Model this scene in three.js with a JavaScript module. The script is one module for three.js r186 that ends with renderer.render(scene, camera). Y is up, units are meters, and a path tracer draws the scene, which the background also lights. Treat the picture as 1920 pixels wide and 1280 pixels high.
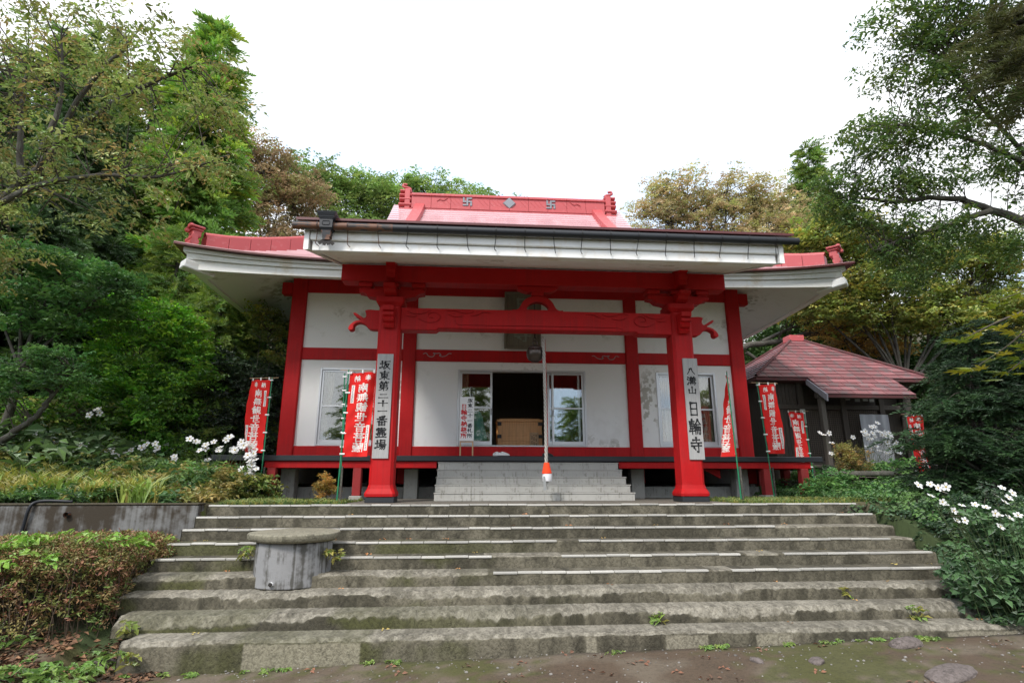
import * as THREE from 'three';
import { mergeGeometries } from 'three/addons/utils/BufferGeometryUtils.js';

// ---------------------------------------------------------------- camera, sky, sun, exposure
// World: x to the right along the temple front, y up from the paved landing, z towards the viewer; the plaster front of the hall is z = 0.
const scene = new THREE.Scene();
const camera = new THREE.PerspectiveCamera(63.03, 1024 / 682, 0.05, 2000);
camera.position.set(-1.273, 0.366, 13.552);
{
  const pitch = 14.073 * Math.PI / 180, yaw = 4.298 * Math.PI / 180;
  camera.lookAt(camera.position.x + Math.sin(yaw) * Math.cos(pitch), camera.position.y + Math.sin(pitch), camera.position.z - Math.cos(yaw) * Math.cos(pitch));
}
const renderer = new THREE.WebGLRenderer({ antialias: true });
renderer.toneMapping = THREE.LinearToneMapping;
renderer.toneMappingExposure = 1.32;
renderer.shadowMap.enabled = true;

const SUN_DIR = new THREE.Vector3(-0.42, 0.78, 0.62).normalize();
const SKY_LEVEL = 1.15;
function rngOf(seed) { let s = seed | 0; return () => { s = (s + 0x6d2b79f5) | 0; let t = Math.imul(s ^ (s >>> 15), 1 | s); t = (t + Math.imul(t ^ (t >>> 7), 61 | t)) ^ t; return ((t ^ (t >>> 14)) >>> 0) / 4294967296; }; }
function hash3(x, y, z) { let h = Math.imul(x, 374761393) ^ Math.imul(y, 668265263) ^ Math.imul(z, 1274126177); h = Math.imul(h ^ (h >>> 13), 1103515245); return ((h ^ (h >>> 16)) >>> 0) / 4294967296; }
const fade = (t) => t * t * (3 - 2 * t), mix = (a, b, t) => a + (b - a) * t, clamp = (x, a = 0, b = 1) => Math.min(b, Math.max(a, x));
const sstep = (a, b, x) => fade(clamp((x - a) / (b - a)));
function noise3(x, y, z) {
  const i = Math.floor(x), j = Math.floor(y), k = Math.floor(z), u = fade(x - i), v = fade(y - j), w = fade(z - k);
  const c = (a, b, d) => hash3(i + a, j + b, k + d);
  return mix(mix(mix(c(0, 0, 0), c(1, 0, 0), u), mix(c(0, 1, 0), c(1, 1, 0), u), v), mix(mix(c(0, 0, 1), c(1, 0, 1), u), mix(c(0, 1, 1), c(1, 1, 1), u), v), w);
}
function fbm3(x, y, z, oct = 4) { let s = 0, a = 0.5, n = 0; for (let o = 0; o < oct; o++) { s += a * noise3(x, y, z); n += a; a *= 0.5; x = x * 2.03 + 7.1; y = y * 2.03 + 3.7; z = z * 2.03 + 5.3; } return s / n; }
{
  // bright, thinly overcast sky: white cloud with bluish breaks, brighter round the veiled sun
  const W = 1024, H = 512, data = new Float32Array(W * H * 4);
  for (let r = 0; r < H; r++) for (let c = 0; c < W; c++) {
    const up = ((r + 0.5) / H - 0.5) * Math.PI, az = ((c + 0.5) / W - 0.5) * 2 * Math.PI;
    const x = Math.cos(az) * Math.cos(up), y = Math.sin(up), z = Math.sin(az) * Math.cos(up);
    const k = 1 / (Math.max(y, 0) + 0.22), cl = fbm3(x * k * 1.7 + 9, z * k * 1.7 + 4, 2.2, 5), thin = sstep(0.44, 0.62, cl);
    const sun = x * SUN_DIR.x + y * SUN_DIR.y + z * SUN_DIR.z, glow = 1 + 0.55 * Math.exp((sun - 1) * 6);
    const o = (r * W + c) * 4, base = SKY_LEVEL * glow * (y < -0.02 ? 0.35 : 1);
    data[o] = base * mix(0.98, 0.67, thin); data[o + 1] = base * mix(1.0, 0.81, thin); data[o + 2] = base * mix(1.03, 1.03, thin); data[o + 3] = 1;
  }
  const sky = new THREE.DataTexture(data, W, H, THREE.RGBAFormat, THREE.FloatType);
  sky.mapping = THREE.EquirectangularReflectionMapping; sky.magFilter = THREE.LinearFilter; sky.needsUpdate = true;
  scene.background = sky; scene.environment = sky;
}
const sun = new THREE.DirectionalLight(new THREE.Color(1, 0.95, 0.88), 2.6);
sun.name = 'sun'; sun.position.copy(SUN_DIR).multiplyScalar(60); sun.castShadow = true; sun.shadow.radius = 22;
sun.shadow.mapSize.set(2048, 2048);
Object.assign(sun.shadow.camera, { left: -30, right: 30, top: 30, bottom: -30, near: 1, far: 140 });
scene.add(sun, sun.target);

// ---------------------------------------------------------------- helpers
const V = (x, y, z) => new THREE.Vector3(x, y, z);
const used = new Map();
function numbered(name) { const n = used.get(name) ?? 0; used.set(name, n + 1); return n ? name + '_' + String(n).padStart(3, '0') : name; }
function shadowed(m) { m.castShadow = true; m.receiveShadow = true; return m; }
function tag(o, label, category, group, kind) { o.userData.label = label; if (category) o.userData.category = category; if (group) o.userData.group = group; if (kind) o.userData.kind = kind; return o; }
function thing(name, label, category, group) { const o = new THREE.Group(); o.name = numbered(name); scene.add(o); return tag(o, label, category, group); }
function part(parent, name, geo, mat, label) { const m = shadowed(new THREE.Mesh(geo, mat)); m.name = name; if (label) m.userData.label = label; parent.add(m); return m; }
function sub(parent, name) { const g = new THREE.Group(); g.name = name; parent.add(g); return g; }
function top(name, geo, mat, label, category, group, kind) { const m = shadowed(new THREE.Mesh(geo, mat)); m.name = numbered(name); scene.add(m); return tag(m, label, category, group, kind); }
function copyOf(root, label) { const c = root.clone(); c.name = numbered(root.name.replace(/_\d{3}$/, '')); scene.add(c); if (label) { c.userData = { ...c.userData, label }; } return c; }

// uv in metres by the way each triangle faces; every geometry becomes unindexed position + normal + uv
function uvM(g, along = false) {
  if (g.index) g = g.toNonIndexed();
  if (!g.attributes.normal) g.computeVertexNormals();
  const p = g.attributes.position, uv = new Float32Array(p.count * 2), a = V(), b = V(), c = V(), n = V();
  for (let i = 0; i < p.count; i += 3) {
    a.fromBufferAttribute(p, i); b.fromBufferAttribute(p, i + 1); c.fromBufferAttribute(p, i + 2);
    n.crossVectors(b.clone().sub(a), c.clone().sub(a)); const x = Math.abs(n.x), y = Math.abs(n.y), z = Math.abs(n.z);
    [a, b, c].forEach((q, k) => { const o = (i + k) * 2; let s, t; if (x > y && x > z) { s = q.z; t = q.y; } else if (y > z) { s = q.x; t = q.z; } else { s = q.x; t = q.y; } uv[o] = along ? t : s; uv[o + 1] = along ? s : t; });
  }
  g.setAttribute('uv', new THREE.BufferAttribute(uv, 2));
  for (const k of Object.keys(g.attributes)) if (!['position', 'normal', 'uv', 'color'].includes(k)) g.deleteAttribute(k);
  return g;
}
function soup(tris) { // flat-shaded triangles or quads from arrays of points
  const pos = [];
  for (const f of tris) for (let i = 2; i < f.length; i++) for (const q of [f[0], f[i - 1], f[i]]) pos.push(q.x, q.y, q.z);
  const g = new THREE.BufferGeometry(); g.setAttribute('position', new THREE.Float32BufferAttribute(pos, 3)); g.computeVertexNormals(); return g;
}
function outward(faces, ctr) { // turns each face so that it looks away from ctr
  return faces.map((f) => { const n = V().crossVectors(f[1].clone().sub(f[0]), f[2].clone().sub(f[0])); const m = f.reduce((s, q) => s.add(q), V()).divideScalar(f.length).sub(ctr); return n.dot(m) < 0 ? [...f].reverse() : f; });
}
// box with chamfered edges, given by its limits
function cb(x0, x1, y0, y1, z0, z1, b = 0.006) {
  const lo = [x0, y0, z0], hi = [x1, y1, z1], bb = Math.min(b, (x1 - x0) / 3, (y1 - y0) / 3, (z1 - z0) / 3);
  const P = (s, axis) => { const q = [0, 1, 2].map((k) => { const v = s[k] < 0 ? lo[k] : hi[k]; return k === axis ? v : v - s[k] * bb; }); return V(...q); };
  const F = [], S = [-1, 1];
  for (let a = 0; a < 3; a++) { const u = (a + 1) % 3, w = (a + 2) % 3; for (const s of S) F.push([[-1, -1], [1, -1], [1, 1], [-1, 1]].map(([i, j]) => { const t = [0, 0, 0]; t[a] = s; t[u] = i; t[w] = j; return P(t, a); })); }
  for (let c = 0; c < 3; c++) { const a = (c + 1) % 3, d = (c + 2) % 3; for (const s of S) for (const r of S) { const t1 = [0, 0, 0], t2 = [0, 0, 0]; t1[a] = t2[a] = s; t1[d] = t2[d] = r; t1[c] = -1; t2[c] = 1; F.push([P(t1, a), P(t2, a), P(t2, d), P(t1, d)]); } }
  for (const i of S) for (const j of S) for (const k of S) F.push([0, 1, 2].map((a) => P([i, j, k], a)));
  return uvM(soup(outward(F, V((x0 + x1) / 2, (y0 + y1) / 2, (z0 + z1) / 2))));
}
function box(x0, x1, y0, y1, z0, z1) { const g = new THREE.BoxGeometry(x1 - x0, y1 - y0, z1 - z0); g.translate((x0 + x1) / 2, (y0 + y1) / 2, (z0 + z1) / 2); return uvM(g); }
function prism(poly, d0, d1, plane = 'xy', bevel = 0) { // polygon [[a,b]..] pushed through depth d0..d1; plane xy: depth z, zy: depth x
  const s = poly instanceof THREE.Shape ? poly : new THREE.Shape(poly.map(([a, b]) => new THREE.Vector2(a, b)));
  const g = new THREE.ExtrudeGeometry(s, { depth: d1 - d0 - 2 * bevel, bevelEnabled: bevel > 0, bevelThickness: bevel, bevelSize: bevel, bevelOffset: -bevel, bevelSegments: 1, curveSegments: 10 });
  g.translate(0, 0, d0 + bevel);
  if (plane === 'zy') { g.applyMatrix4(new THREE.Matrix4().set(0, 0, 1, 0, 0, 1, 0, 0, 1, 0, 0, 0, 0, 0, 0, 1)); const p = g.attributes.position; if (g.index) throw 0; for (let i = 0; i < p.count; i += 3) { const t = [p.getX(i), p.getY(i), p.getZ(i)]; p.setXYZ(i, p.getX(i + 1), p.getY(i + 1), p.getZ(i + 1)); p.setXYZ(i + 1, ...t); } g.computeVertexNormals(); }
  return uvM(g);
}
function tube(pts, radii, sides = 7, uScale = 1) { // tapered tube through points
  const n = pts.length, pos = [], nor = [], uv = [], idx = []; let len = 0, side = V(0, 0, 1);
  for (let i = 0; i < n; i++) {
    const t = pts[Math.min(i + 1, n - 1)].clone().sub(pts[Math.max(i - 1, 0)]).normalize();
    side.sub(t.clone().multiplyScalar(side.dot(t))); if (side.lengthSq() < 1e-4) side.set(1, 0.3, 0.2).sub(t.clone().multiplyScalar(t.x)); side.normalize();
    const up = V().crossVectors(t, side), r = Array.isArray(radii) ? (radii.length === n ? radii[i] : mix(radii[0], radii[1], i / (n - 1))) : radii;
    if (i) len += pts[i].distanceTo(pts[i - 1]);
    for (let k = 0; k <= sides; k++) { const a = k / sides * Math.PI * 2, d = side.clone().multiplyScalar(Math.cos(a)).addScaledVector(up, Math.sin(a)); nor.push(d.x, d.y, d.z); pos.push(pts[i].x + d.x * r, pts[i].y + d.y * r, pts[i].z + d.z * r); uv.push(k / sides * uScale, len); }
  }
  for (let i = 0; i + 1 < n; i++) for (let k = 0; k < sides; k++) { const a = i * (sides + 1) + k, b = a + sides + 1; idx.push(a, a + 1, b, b, a + 1, b + 1); }
  const g = new THREE.BufferGeometry(); g.setAttribute('position', new THREE.Float32BufferAttribute(pos, 3)); g.setAttribute('normal', new THREE.Float32BufferAttribute(nor, 3)); g.setAttribute('uv', new THREE.Float32BufferAttribute(uv, 2)); g.setIndex(idx);
  return g.toNonIndexed();
}
const smooth = (pts, n) => new THREE.CatmullRomCurve3(pts).getPoints(n);
const merged = (list) => mergeGeometries(list, false);
function lathe(prof, seg, x, y, z, wob = 0, seed = 1) {
  const g = new THREE.LatheGeometry(prof.map(([r, h]) => new THREE.Vector2(r, h)), seg);
  if (wob) { const p = g.attributes.position; for (let i = 0; i < p.count; i++) { const a = Math.atan2(p.getZ(i), p.getX(i)), f = 1 + wob * (noise3(Math.cos(a) * 3 + seed, Math.sin(a) * 3, p.getY(i) * 6) - 0.5); p.setXYZ(i, p.getX(i) * f, p.getY(i), p.getZ(i) * f); } g.computeVertexNormals(); }
  const u = g.attributes.uv, p = g.attributes.position, R = Math.max(...prof.map((q) => q[0])); for (let i = 0; i < u.count; i++) u.setXY(i, u.getX(i) * Math.PI * 2 * R, p.getY(i) + Math.hypot(p.getX(i), p.getZ(i)));
  g.translate(x, y, z); return g.toNonIndexed();
}

// ---------------------------------------------------------------- computed textures
function field(N, cells, oct, seed, gain = 0.5) { // tileable value noise, about 0..1
  const out = new Float32Array(N * N); let amp = 1, sum = 0;
  for (let o = 0, c = cells; o < oct && c <= N / 2; o++, c *= 2) {
    const r = rngOf(seed * 977 + o * 131), lat = new Float32Array(c * c).map(r);
    for (let y = 0; y < N; y++) { const fy = y / N * c, j = Math.floor(fy), v = fade(fy - j), j1 = (j + 1) % c; for (let x = 0; x < N; x++) { const fx = x / N * c, i = Math.floor(fx), u = fade(fx - i), i1 = (i + 1) % c; out[y * N + x] += amp * mix(mix(lat[j * c + i], lat[j * c + i1], u), mix(lat[j1 * c + i], lat[j1 * c + i1], u), v); } }
    sum += amp; amp *= gain;
  }
  for (let i = 0; i < out.length; i++) out[i] /= sum;
  return out;
}
const toS = (x) => x <= 0.0031308 ? 12.92 * x : 1.055 * Math.pow(x, 1 / 2.4) - 0.055;
function tex(N, metres, fn, srgb = true) { // fn(i) -> [r,g,b] linear, or one number
  const d = new Uint8Array(N * N * 4);
  for (let i = 0; i < N * N; i++) { const c = fn(i, i % N, Math.floor(i / N)), q = typeof c === 'number' ? [c, c, c] : c; for (let k = 0; k < 3; k++) d[i * 4 + k] = Math.round(255 * clamp(srgb ? toS(clamp(q[k])) : q[k])); d[i * 4 + 3] = 255; }
  const t = new THREE.DataTexture(d, N, N); t.wrapS = t.wrapT = THREE.RepeatWrapping; t.magFilter = t.minFilter = THREE.LinearFilter; if (srgb) t.colorSpace = THREE.SRGBColorSpace; t.repeat.set(1 / metres, 1 / metres); t.needsUpdate = true; return t;
}
const std = (o) => new THREE.MeshStandardMaterial({ roughness: 0.9, ...o });
const phys = (o) => new THREE.MeshPhysicalMaterial({ roughness: 0.9, ...o });
const rgb = (r, g, b) => new THREE.Color().setRGB(r, g, b);
const F1 = field(512, 4, 7, 1), F2 = field(512, 8, 6, 2, 0.6), F3 = field(512, 64, 3, 3, 0.7), F4 = field(512, 3, 5, 4), F5 = field(512, 24, 5, 5, 0.65);
const lerp3 = (a, b, t) => [mix(a[0], b[0], t), mix(a[1], b[1], t), mix(a[2], b[2], t)];
const T = {
  red: tex(512, 2.2, (i, x) => { const run = 0.5 * F5[x + 512 * 60] + 0.5 * F3[x + 512 * 10], k = 0.78 + 0.34 * F1[i] + 0.14 * (F3[i] - 0.5), faded = sstep(0.5, 0.68, F2[i]) * 0.22, grime = sstep(0.52, 0.66, 0.55 * run + 0.45 * F1[i]) * 0.28; return lerp3(lerp3([0.46 * k, 0.006 * k, 0.008 * k], [0.46, 0.025, 0.026], faded), [0.15, 0.012, 0.012], grime); }),
  redRough: tex(512, 2.2, (i) => 0.46 + 0.25 * F2[i], false),
  plaster: tex(512, 3.1, (i) => { const patch = sstep(0.55, 0.72, F4[i]), grain = sstep(0.50, 0.62, F5[i]), k = 0.79 + 0.06 * F1[i]; return lerp3([k, k * 0.995, k * 0.98], [0.33, 0.31, 0.25], 0.75 * patch * grain + 0.10 * sstep(0.6, 0.8, F2[i])); }),
  fascia: tex(512, 2.7, (i, x, y) => { const run = F1[(i % 512) + 512 * 7], st = sstep(0.6, 0.72, run) * sstep(0.45, 0.7, F2[i]), k = 0.78 + 0.05 * F2[i]; return lerp3([k, k, k * 0.985], [0.52, 0.36, 0.16], 0.35 * st + 0.12 * sstep(0.62, 0.7, F5[i])); }),
  roof: tex(512, 2.6, (i) => { const k = 0.85 + 0.3 * F2[i]; return lerp3([0.60 * k, 0.36 * k, 0.385 * k], [0.5, 0.28, 0.3], sstep(0.55, 0.75, F1[i])); }),
  ridge: tex(512, 1.9, (i) => { const k = 0.88 + 0.24 * F1[i]; return lerp3([0.45 * k, 0.075 * k, 0.08 * k], [0.5, 0.15, 0.15], 0.5 * sstep(0.6, 0.75, F5[i])); }),
  concrete: tex(512, 1.3, (i) => { const k = 0.58 + 0.45 * F2[i] + 1.1 * (F3[i] - 0.5), sp = F3[i] > 0.7 ? 0.3 : 0; return [k + sp, k * 0.985 + sp, k * 0.95 + sp]; }),
  concreteB: tex(512, 1.3, (i) => 0.5 * F2[i] + 0.5 * F3[i], false),
  pale: tex(512, 1.7, (i, x) => { const dr = 0.6 * F3[((x * 2) % 512) + 512 * 40] + 0.4 * F5[x + 512 * 40], k = 0.33 + 0.10 * F2[i], st = sstep(0.5, 0.66, dr) * sstep(0.4, 0.62, F5[i]); return lerp3([k, k * 0.985, k * 0.92], [0.12, 0.115, 0.085], 0.4 * st + 0.25 * sstep(0.62, 0.74, F5[i])); }),
  wallStain: tex(512, 3.4, (i, x, y) => { const s = 0.6 * F5[x + 512 * 90] + 0.4 * F3[x + 512 * 20], a = sstep(0.36, 0.56, 0.4 * s + 0.35 * F1[i] + 0.25 * F5[i]), k = 0.12 + 0.1 * F2[i]; return lerp3([k, k, k * 0.98], [0.035, 0.026, 0.016], a); }),
  drum: tex(512, 2.9, (i, x, y) => { const s = 0.5 * F5[x + 512 * 300] + 0.5 * F3[x + 512 * 120], k = 0.2 + 0.1 * F2[i]; return lerp3([k, k, k * 1.02], [0.085, 0.082, 0.075], sstep(0.45, 0.6, 0.7 * s + 0.3 * F5[i])); }),
  wood: tex(512, 1.1, (i, x, y) => { const g = F5[((x * 6) % 512) + 512 * (Math.floor(y / 5) % 512)], k = 0.24 + 0.22 * g; return [k, k * 0.99, k * 0.98]; }),
  darkWood: tex(512, 1.4, (i, x, y) => { const g = F5[((x * 6) % 512) + 512 * (Math.floor(y / 5) % 512)], k = 0.04 + 0.045 * g; return [k, k * 0.82, k * 0.66]; }),
  bark: tex(512, 0.8, (i, x, y) => { const g = F5[((x * 3) % 512) + 512 * (Math.floor(y / 2) % 512)], k = 0.035 + 0.07 * g; return lerp3([k, k * 0.88, k * 0.74], [0.10, 0.105, 0.085], sstep(0.6, 0.7, F2[i])); }),
  dirt: tex(512, 1.6, (i) => { const k = 0.7 + 0.5 * F2[i] + 0.7 * (F3[i] - 0.5); return [k, k, k]; }),
  dirtB: tex(512, 1.6, (i) => 0.45 * F2[i] + 0.55 * F3[i], false),
  shingle: tex(512, 0.9, (i) => { const k = 0.75 + 0.5 * F3[i]; return lerp3([0.21 * k, 0.075 * k, 0.078 * k], [0.15, 0.095, 0.095], sstep(0.5, 0.7, F2[i])); }),
  rust: tex(512, 0.9, (i) => lerp3([0.022, 0.024, 0.028], [0.13, 0.055, 0.028], sstep(0.42, 0.58, F2[i]))),
  cloth: tex(256, 0.05, (i, x, y) => 0.4 + 0.3 * ((x >> 2) & 1) + 0.3 * ((y >> 2) & 1), false),
};
const M = {
  red: phys({ map: T.red, roughnessMap: T.redRough, roughness: 1, specularIntensity: 0.5, bumpMap: T.concreteB, bumpScale: 0.0012 }),
  plaster: std({ map: T.plaster, roughness: 0.93, bumpMap: T.concreteB, bumpScale: 0.0012 }),
  white: std({ map: T.fascia, roughness: 0.6 }),
  roof: phys({ map: T.roof, roughness: 0.25, clearcoat: 1, clearcoatRoughness: 0.12 }),
  ridge: std({ map: T.ridge, roughness: 0.42 }),
  copper: std({ color: rgb(0.10, 0.022, 0.022), roughness: 0.4 }),
  black: std({ color: rgb(0.018, 0.021, 0.026), roughness: 0.5, bumpMap: T.concreteB, bumpScale: 0.001 }),
  gutter: std({ color: rgb(0.011, 0.013, 0.018), roughness: 0.5 }),
  rust: std({ map: T.rust, roughness: 0.6 }),
  iron: std({ color: rgb(0.03, 0.03, 0.032), roughness: 0.5, metalness: 0.4 }),
  alu: std({ color: rgb(0.62, 0.63, 0.64), roughness: 0.38, metalness: 0.55 }),
  glass: phys({ color: rgb(0.93, 0.96, 0.95), transmission: 1, thickness: 0, roughness: 0.015, ior: 2.1 }),
  concrete: std({ map: T.concrete, color: rgb(0.22, 0.21, 0.185), bumpMap: T.concreteB, bumpScale: 0.004 }),
  steps: std({ map: T.concrete, color: rgb(0.76, 0.735, 0.68), vertexColors: true, bumpMap: T.concreteB, bumpScale: 0.014, roughness: 0.92 }),
  pale: std({ map: T.pale, bumpMap: T.concreteB, bumpScale: 0.002 }),
  wallStain: std({ map: T.wallStain, bumpMap: T.concreteB, bumpScale: 0.004 }),
  wood: std({ map: T.wood, roughness: 0.85 }),
  tan: std({ map: T.wood, color: rgb(1.5, 0.95, 0.55), roughness: 0.7 }),
  innerWood: std({ map: T.darkWood, color: rgb(2.8, 2.6, 2.4), roughness: 0.6 }),
  darkWood: std({ map: T.darkWood, roughness: 0.8 }),
  bark: std({ map: T.bark, bumpMap: T.dirtB, bumpScale: 0.01 }),
  twig: std({ color: rgb(0.075, 0.062, 0.05) }),
  dark: std({ color: rgb(0.025, 0.022, 0.02) }),
  tile: [0.42, 0.5, 0.36].map((k) => std({ color: rgb(k, k * 0.97, k * 0.9), roughness: 0.55, bumpMap: T.concreteB, bumpScale: 0.0015 })),
  shingle: [1.1, 0.85, 1.3, 1.0].map((k) => std({ map: T.shingle, color: rgb(k, k * 1.05, k * 1.08), roughness: 0.55, bumpMap: T.dirtB, bumpScale: 0.0015 })),
  green: std({ color: rgb(0.015, 0.19, 0.09), roughness: 0.35 }),
  whitePlastic: std({ color: rgb(0.78, 0.78, 0.78), roughness: 0.5 }),
  bronze: std({ color: rgb(0.075, 0.058, 0.05), roughness: 0.3, metalness: 0.55 }),
  greyMetal: std({ color: rgb(0.22, 0.23, 0.25), roughness: 0.4, metalness: 0.4 }),
};
// ---------------------------------------------------------------- ground
function yardY(x) { return -1.37 + 0.023 * clamp(x, -8, 8); }
function groundY(x, z) {
  const yard = yardY(x);
  let h;
  if (x < -5.34) h = z < 4.46 ? 0.02 : mix(-0.8, yard, sstep(4.4, 8.4, z));
  else if (x > 5.34) h = mix(0.0, yard, sstep(4.0, 8.0, z));
  else h = z < 4.0 ? -0.012 : z < 7.15 ? mix(-0.3, -1.5, (z - 4.0) / 3.15) : yard;
  if (z < 4.46 && x < -5.9) h += 0.35 * sstep(-5.9, -8.5, x) * sstep(4.4, 1.5, z);
  if (z < 4.46 && x < -8) { const d = -8 - x; h += Math.min(9, 0.10 * d + 0.028 * d * d) * sstep(4.4, 0, z); }
  if (z > 4.46 && x < -8) h += 0.5 * sstep(-8, -12, x);
  if (x > 6.2) h += 0.3 * sstep(6.2, 8.5, x) * sstep(5, 1, z);
  if (z < -11) { const d = -11 - z; h += Math.min(8, 0.02 * d * d); }
  if (x > 14) { const d = x - 14; h += Math.min(7, 0.03 * d * d) * sstep(8, 0, z); }
  const wild = Math.abs(x) < 5.4 && z > -1 && z < 7.1 ? 0 : 1;
  return h + wild * (0.07 * (fbm3(x * 0.5, 3.3, z * 0.5, 3) - 0.5) + 0.02 * (fbm3(x * 3, 1.3, z * 3, 3) - 0.5));
}
{
  const axis = (lo, hi, f0, f1, fine) => { const a = []; for (let v = f0; v <= f1 + 1e-6; v += fine) a.push(v); let s = fine, v = f0; while (v > lo) { s = Math.min(s * 1.12, 30); v -= s; a.unshift(v); } s = fine; v = a[a.length - 1]; while (v < hi) { s = Math.min(s * 1.12, 30); v += s; a.push(v); } return a; };
  const X = axis(-320, 320, -8.4, 7.2, 0.09), Z = axis(-320, 320, 2.2, 10.6, 0.09), pos = [], col = [], uv = [], idx = [];
  for (const z of Z) for (const x of X) {
    pos.push(x, groundY(x, z), z); uv.push(x, z);
    const n = fbm3(x * 0.9, 5, z * 0.9, 4), m = fbm3(x * 2.6 + 40, 8, z * 2.6, 4), g = fbm3(x * 9, 2, z * 9, 2);
    let c;
    if (z > 6.8 && x > -6) c = lerp3(lerp3([0.084, 0.057, 0.036], [0.125, 0.098, 0.07], sstep(0.45, 0.65, m)), [0.062, 0.066, 0.014], 0.85 * sstep(0.50, 0.62, 0.6 * n + 0.4 * g + 0.10 * sstep(0.5, 3, x) + 0.05 * sstep(8.0, 7.3, z)));
    else if (Math.abs(x) < 5.6 && z > 1 && z < 4.4) c = lerp3([0.10, 0.085, 0.05], [0.085, 0.105, 0.02], sstep(0.38, 0.55, 0.5 * m + 0.5 * g));
    else c = lerp3([0.055, 0.042, 0.028], [0.04, 0.06, 0.018], sstep(0.42, 0.6, n));
    col.push(...c);
  }
  for (let j = 0; j + 1 < Z.length; j++) for (let i = 0; i + 1 < X.length; i++) { const a = j * X.length + i, b = a + X.length; idx.push(a, b, a + 1, a + 1, b, b + 1); }
  const g = new THREE.BufferGeometry(); g.setAttribute('position', new THREE.Float32BufferAttribute(pos, 3)); g.setAttribute('color', new THREE.Float32BufferAttribute(col, 3)); g.setAttribute('uv', new THREE.Float32BufferAttribute(uv, 2)); g.setIndex(idx); g.computeVertexNormals();
  top('ground', g, std({ map: T.dirt, vertexColors: true, bumpMap: T.dirtB, bumpScale: 0.012, roughness: 0.95 }), 'bare brown earth with moss patches, rising into a wooded slope', undefined, undefined, 'structure');
}
top('landing_pavement', cb(-3.35, 3.35, -0.3, 0.0, 1.2, 4.0, 0.01), std({ map: T.concrete, color: rgb(0.17, 0.155, 0.13), bumpMap: T.concreteB, bumpScale: 0.004 }), 'smooth concrete landing in front of the porch stair', undefined, undefined, 'structure');

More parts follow.
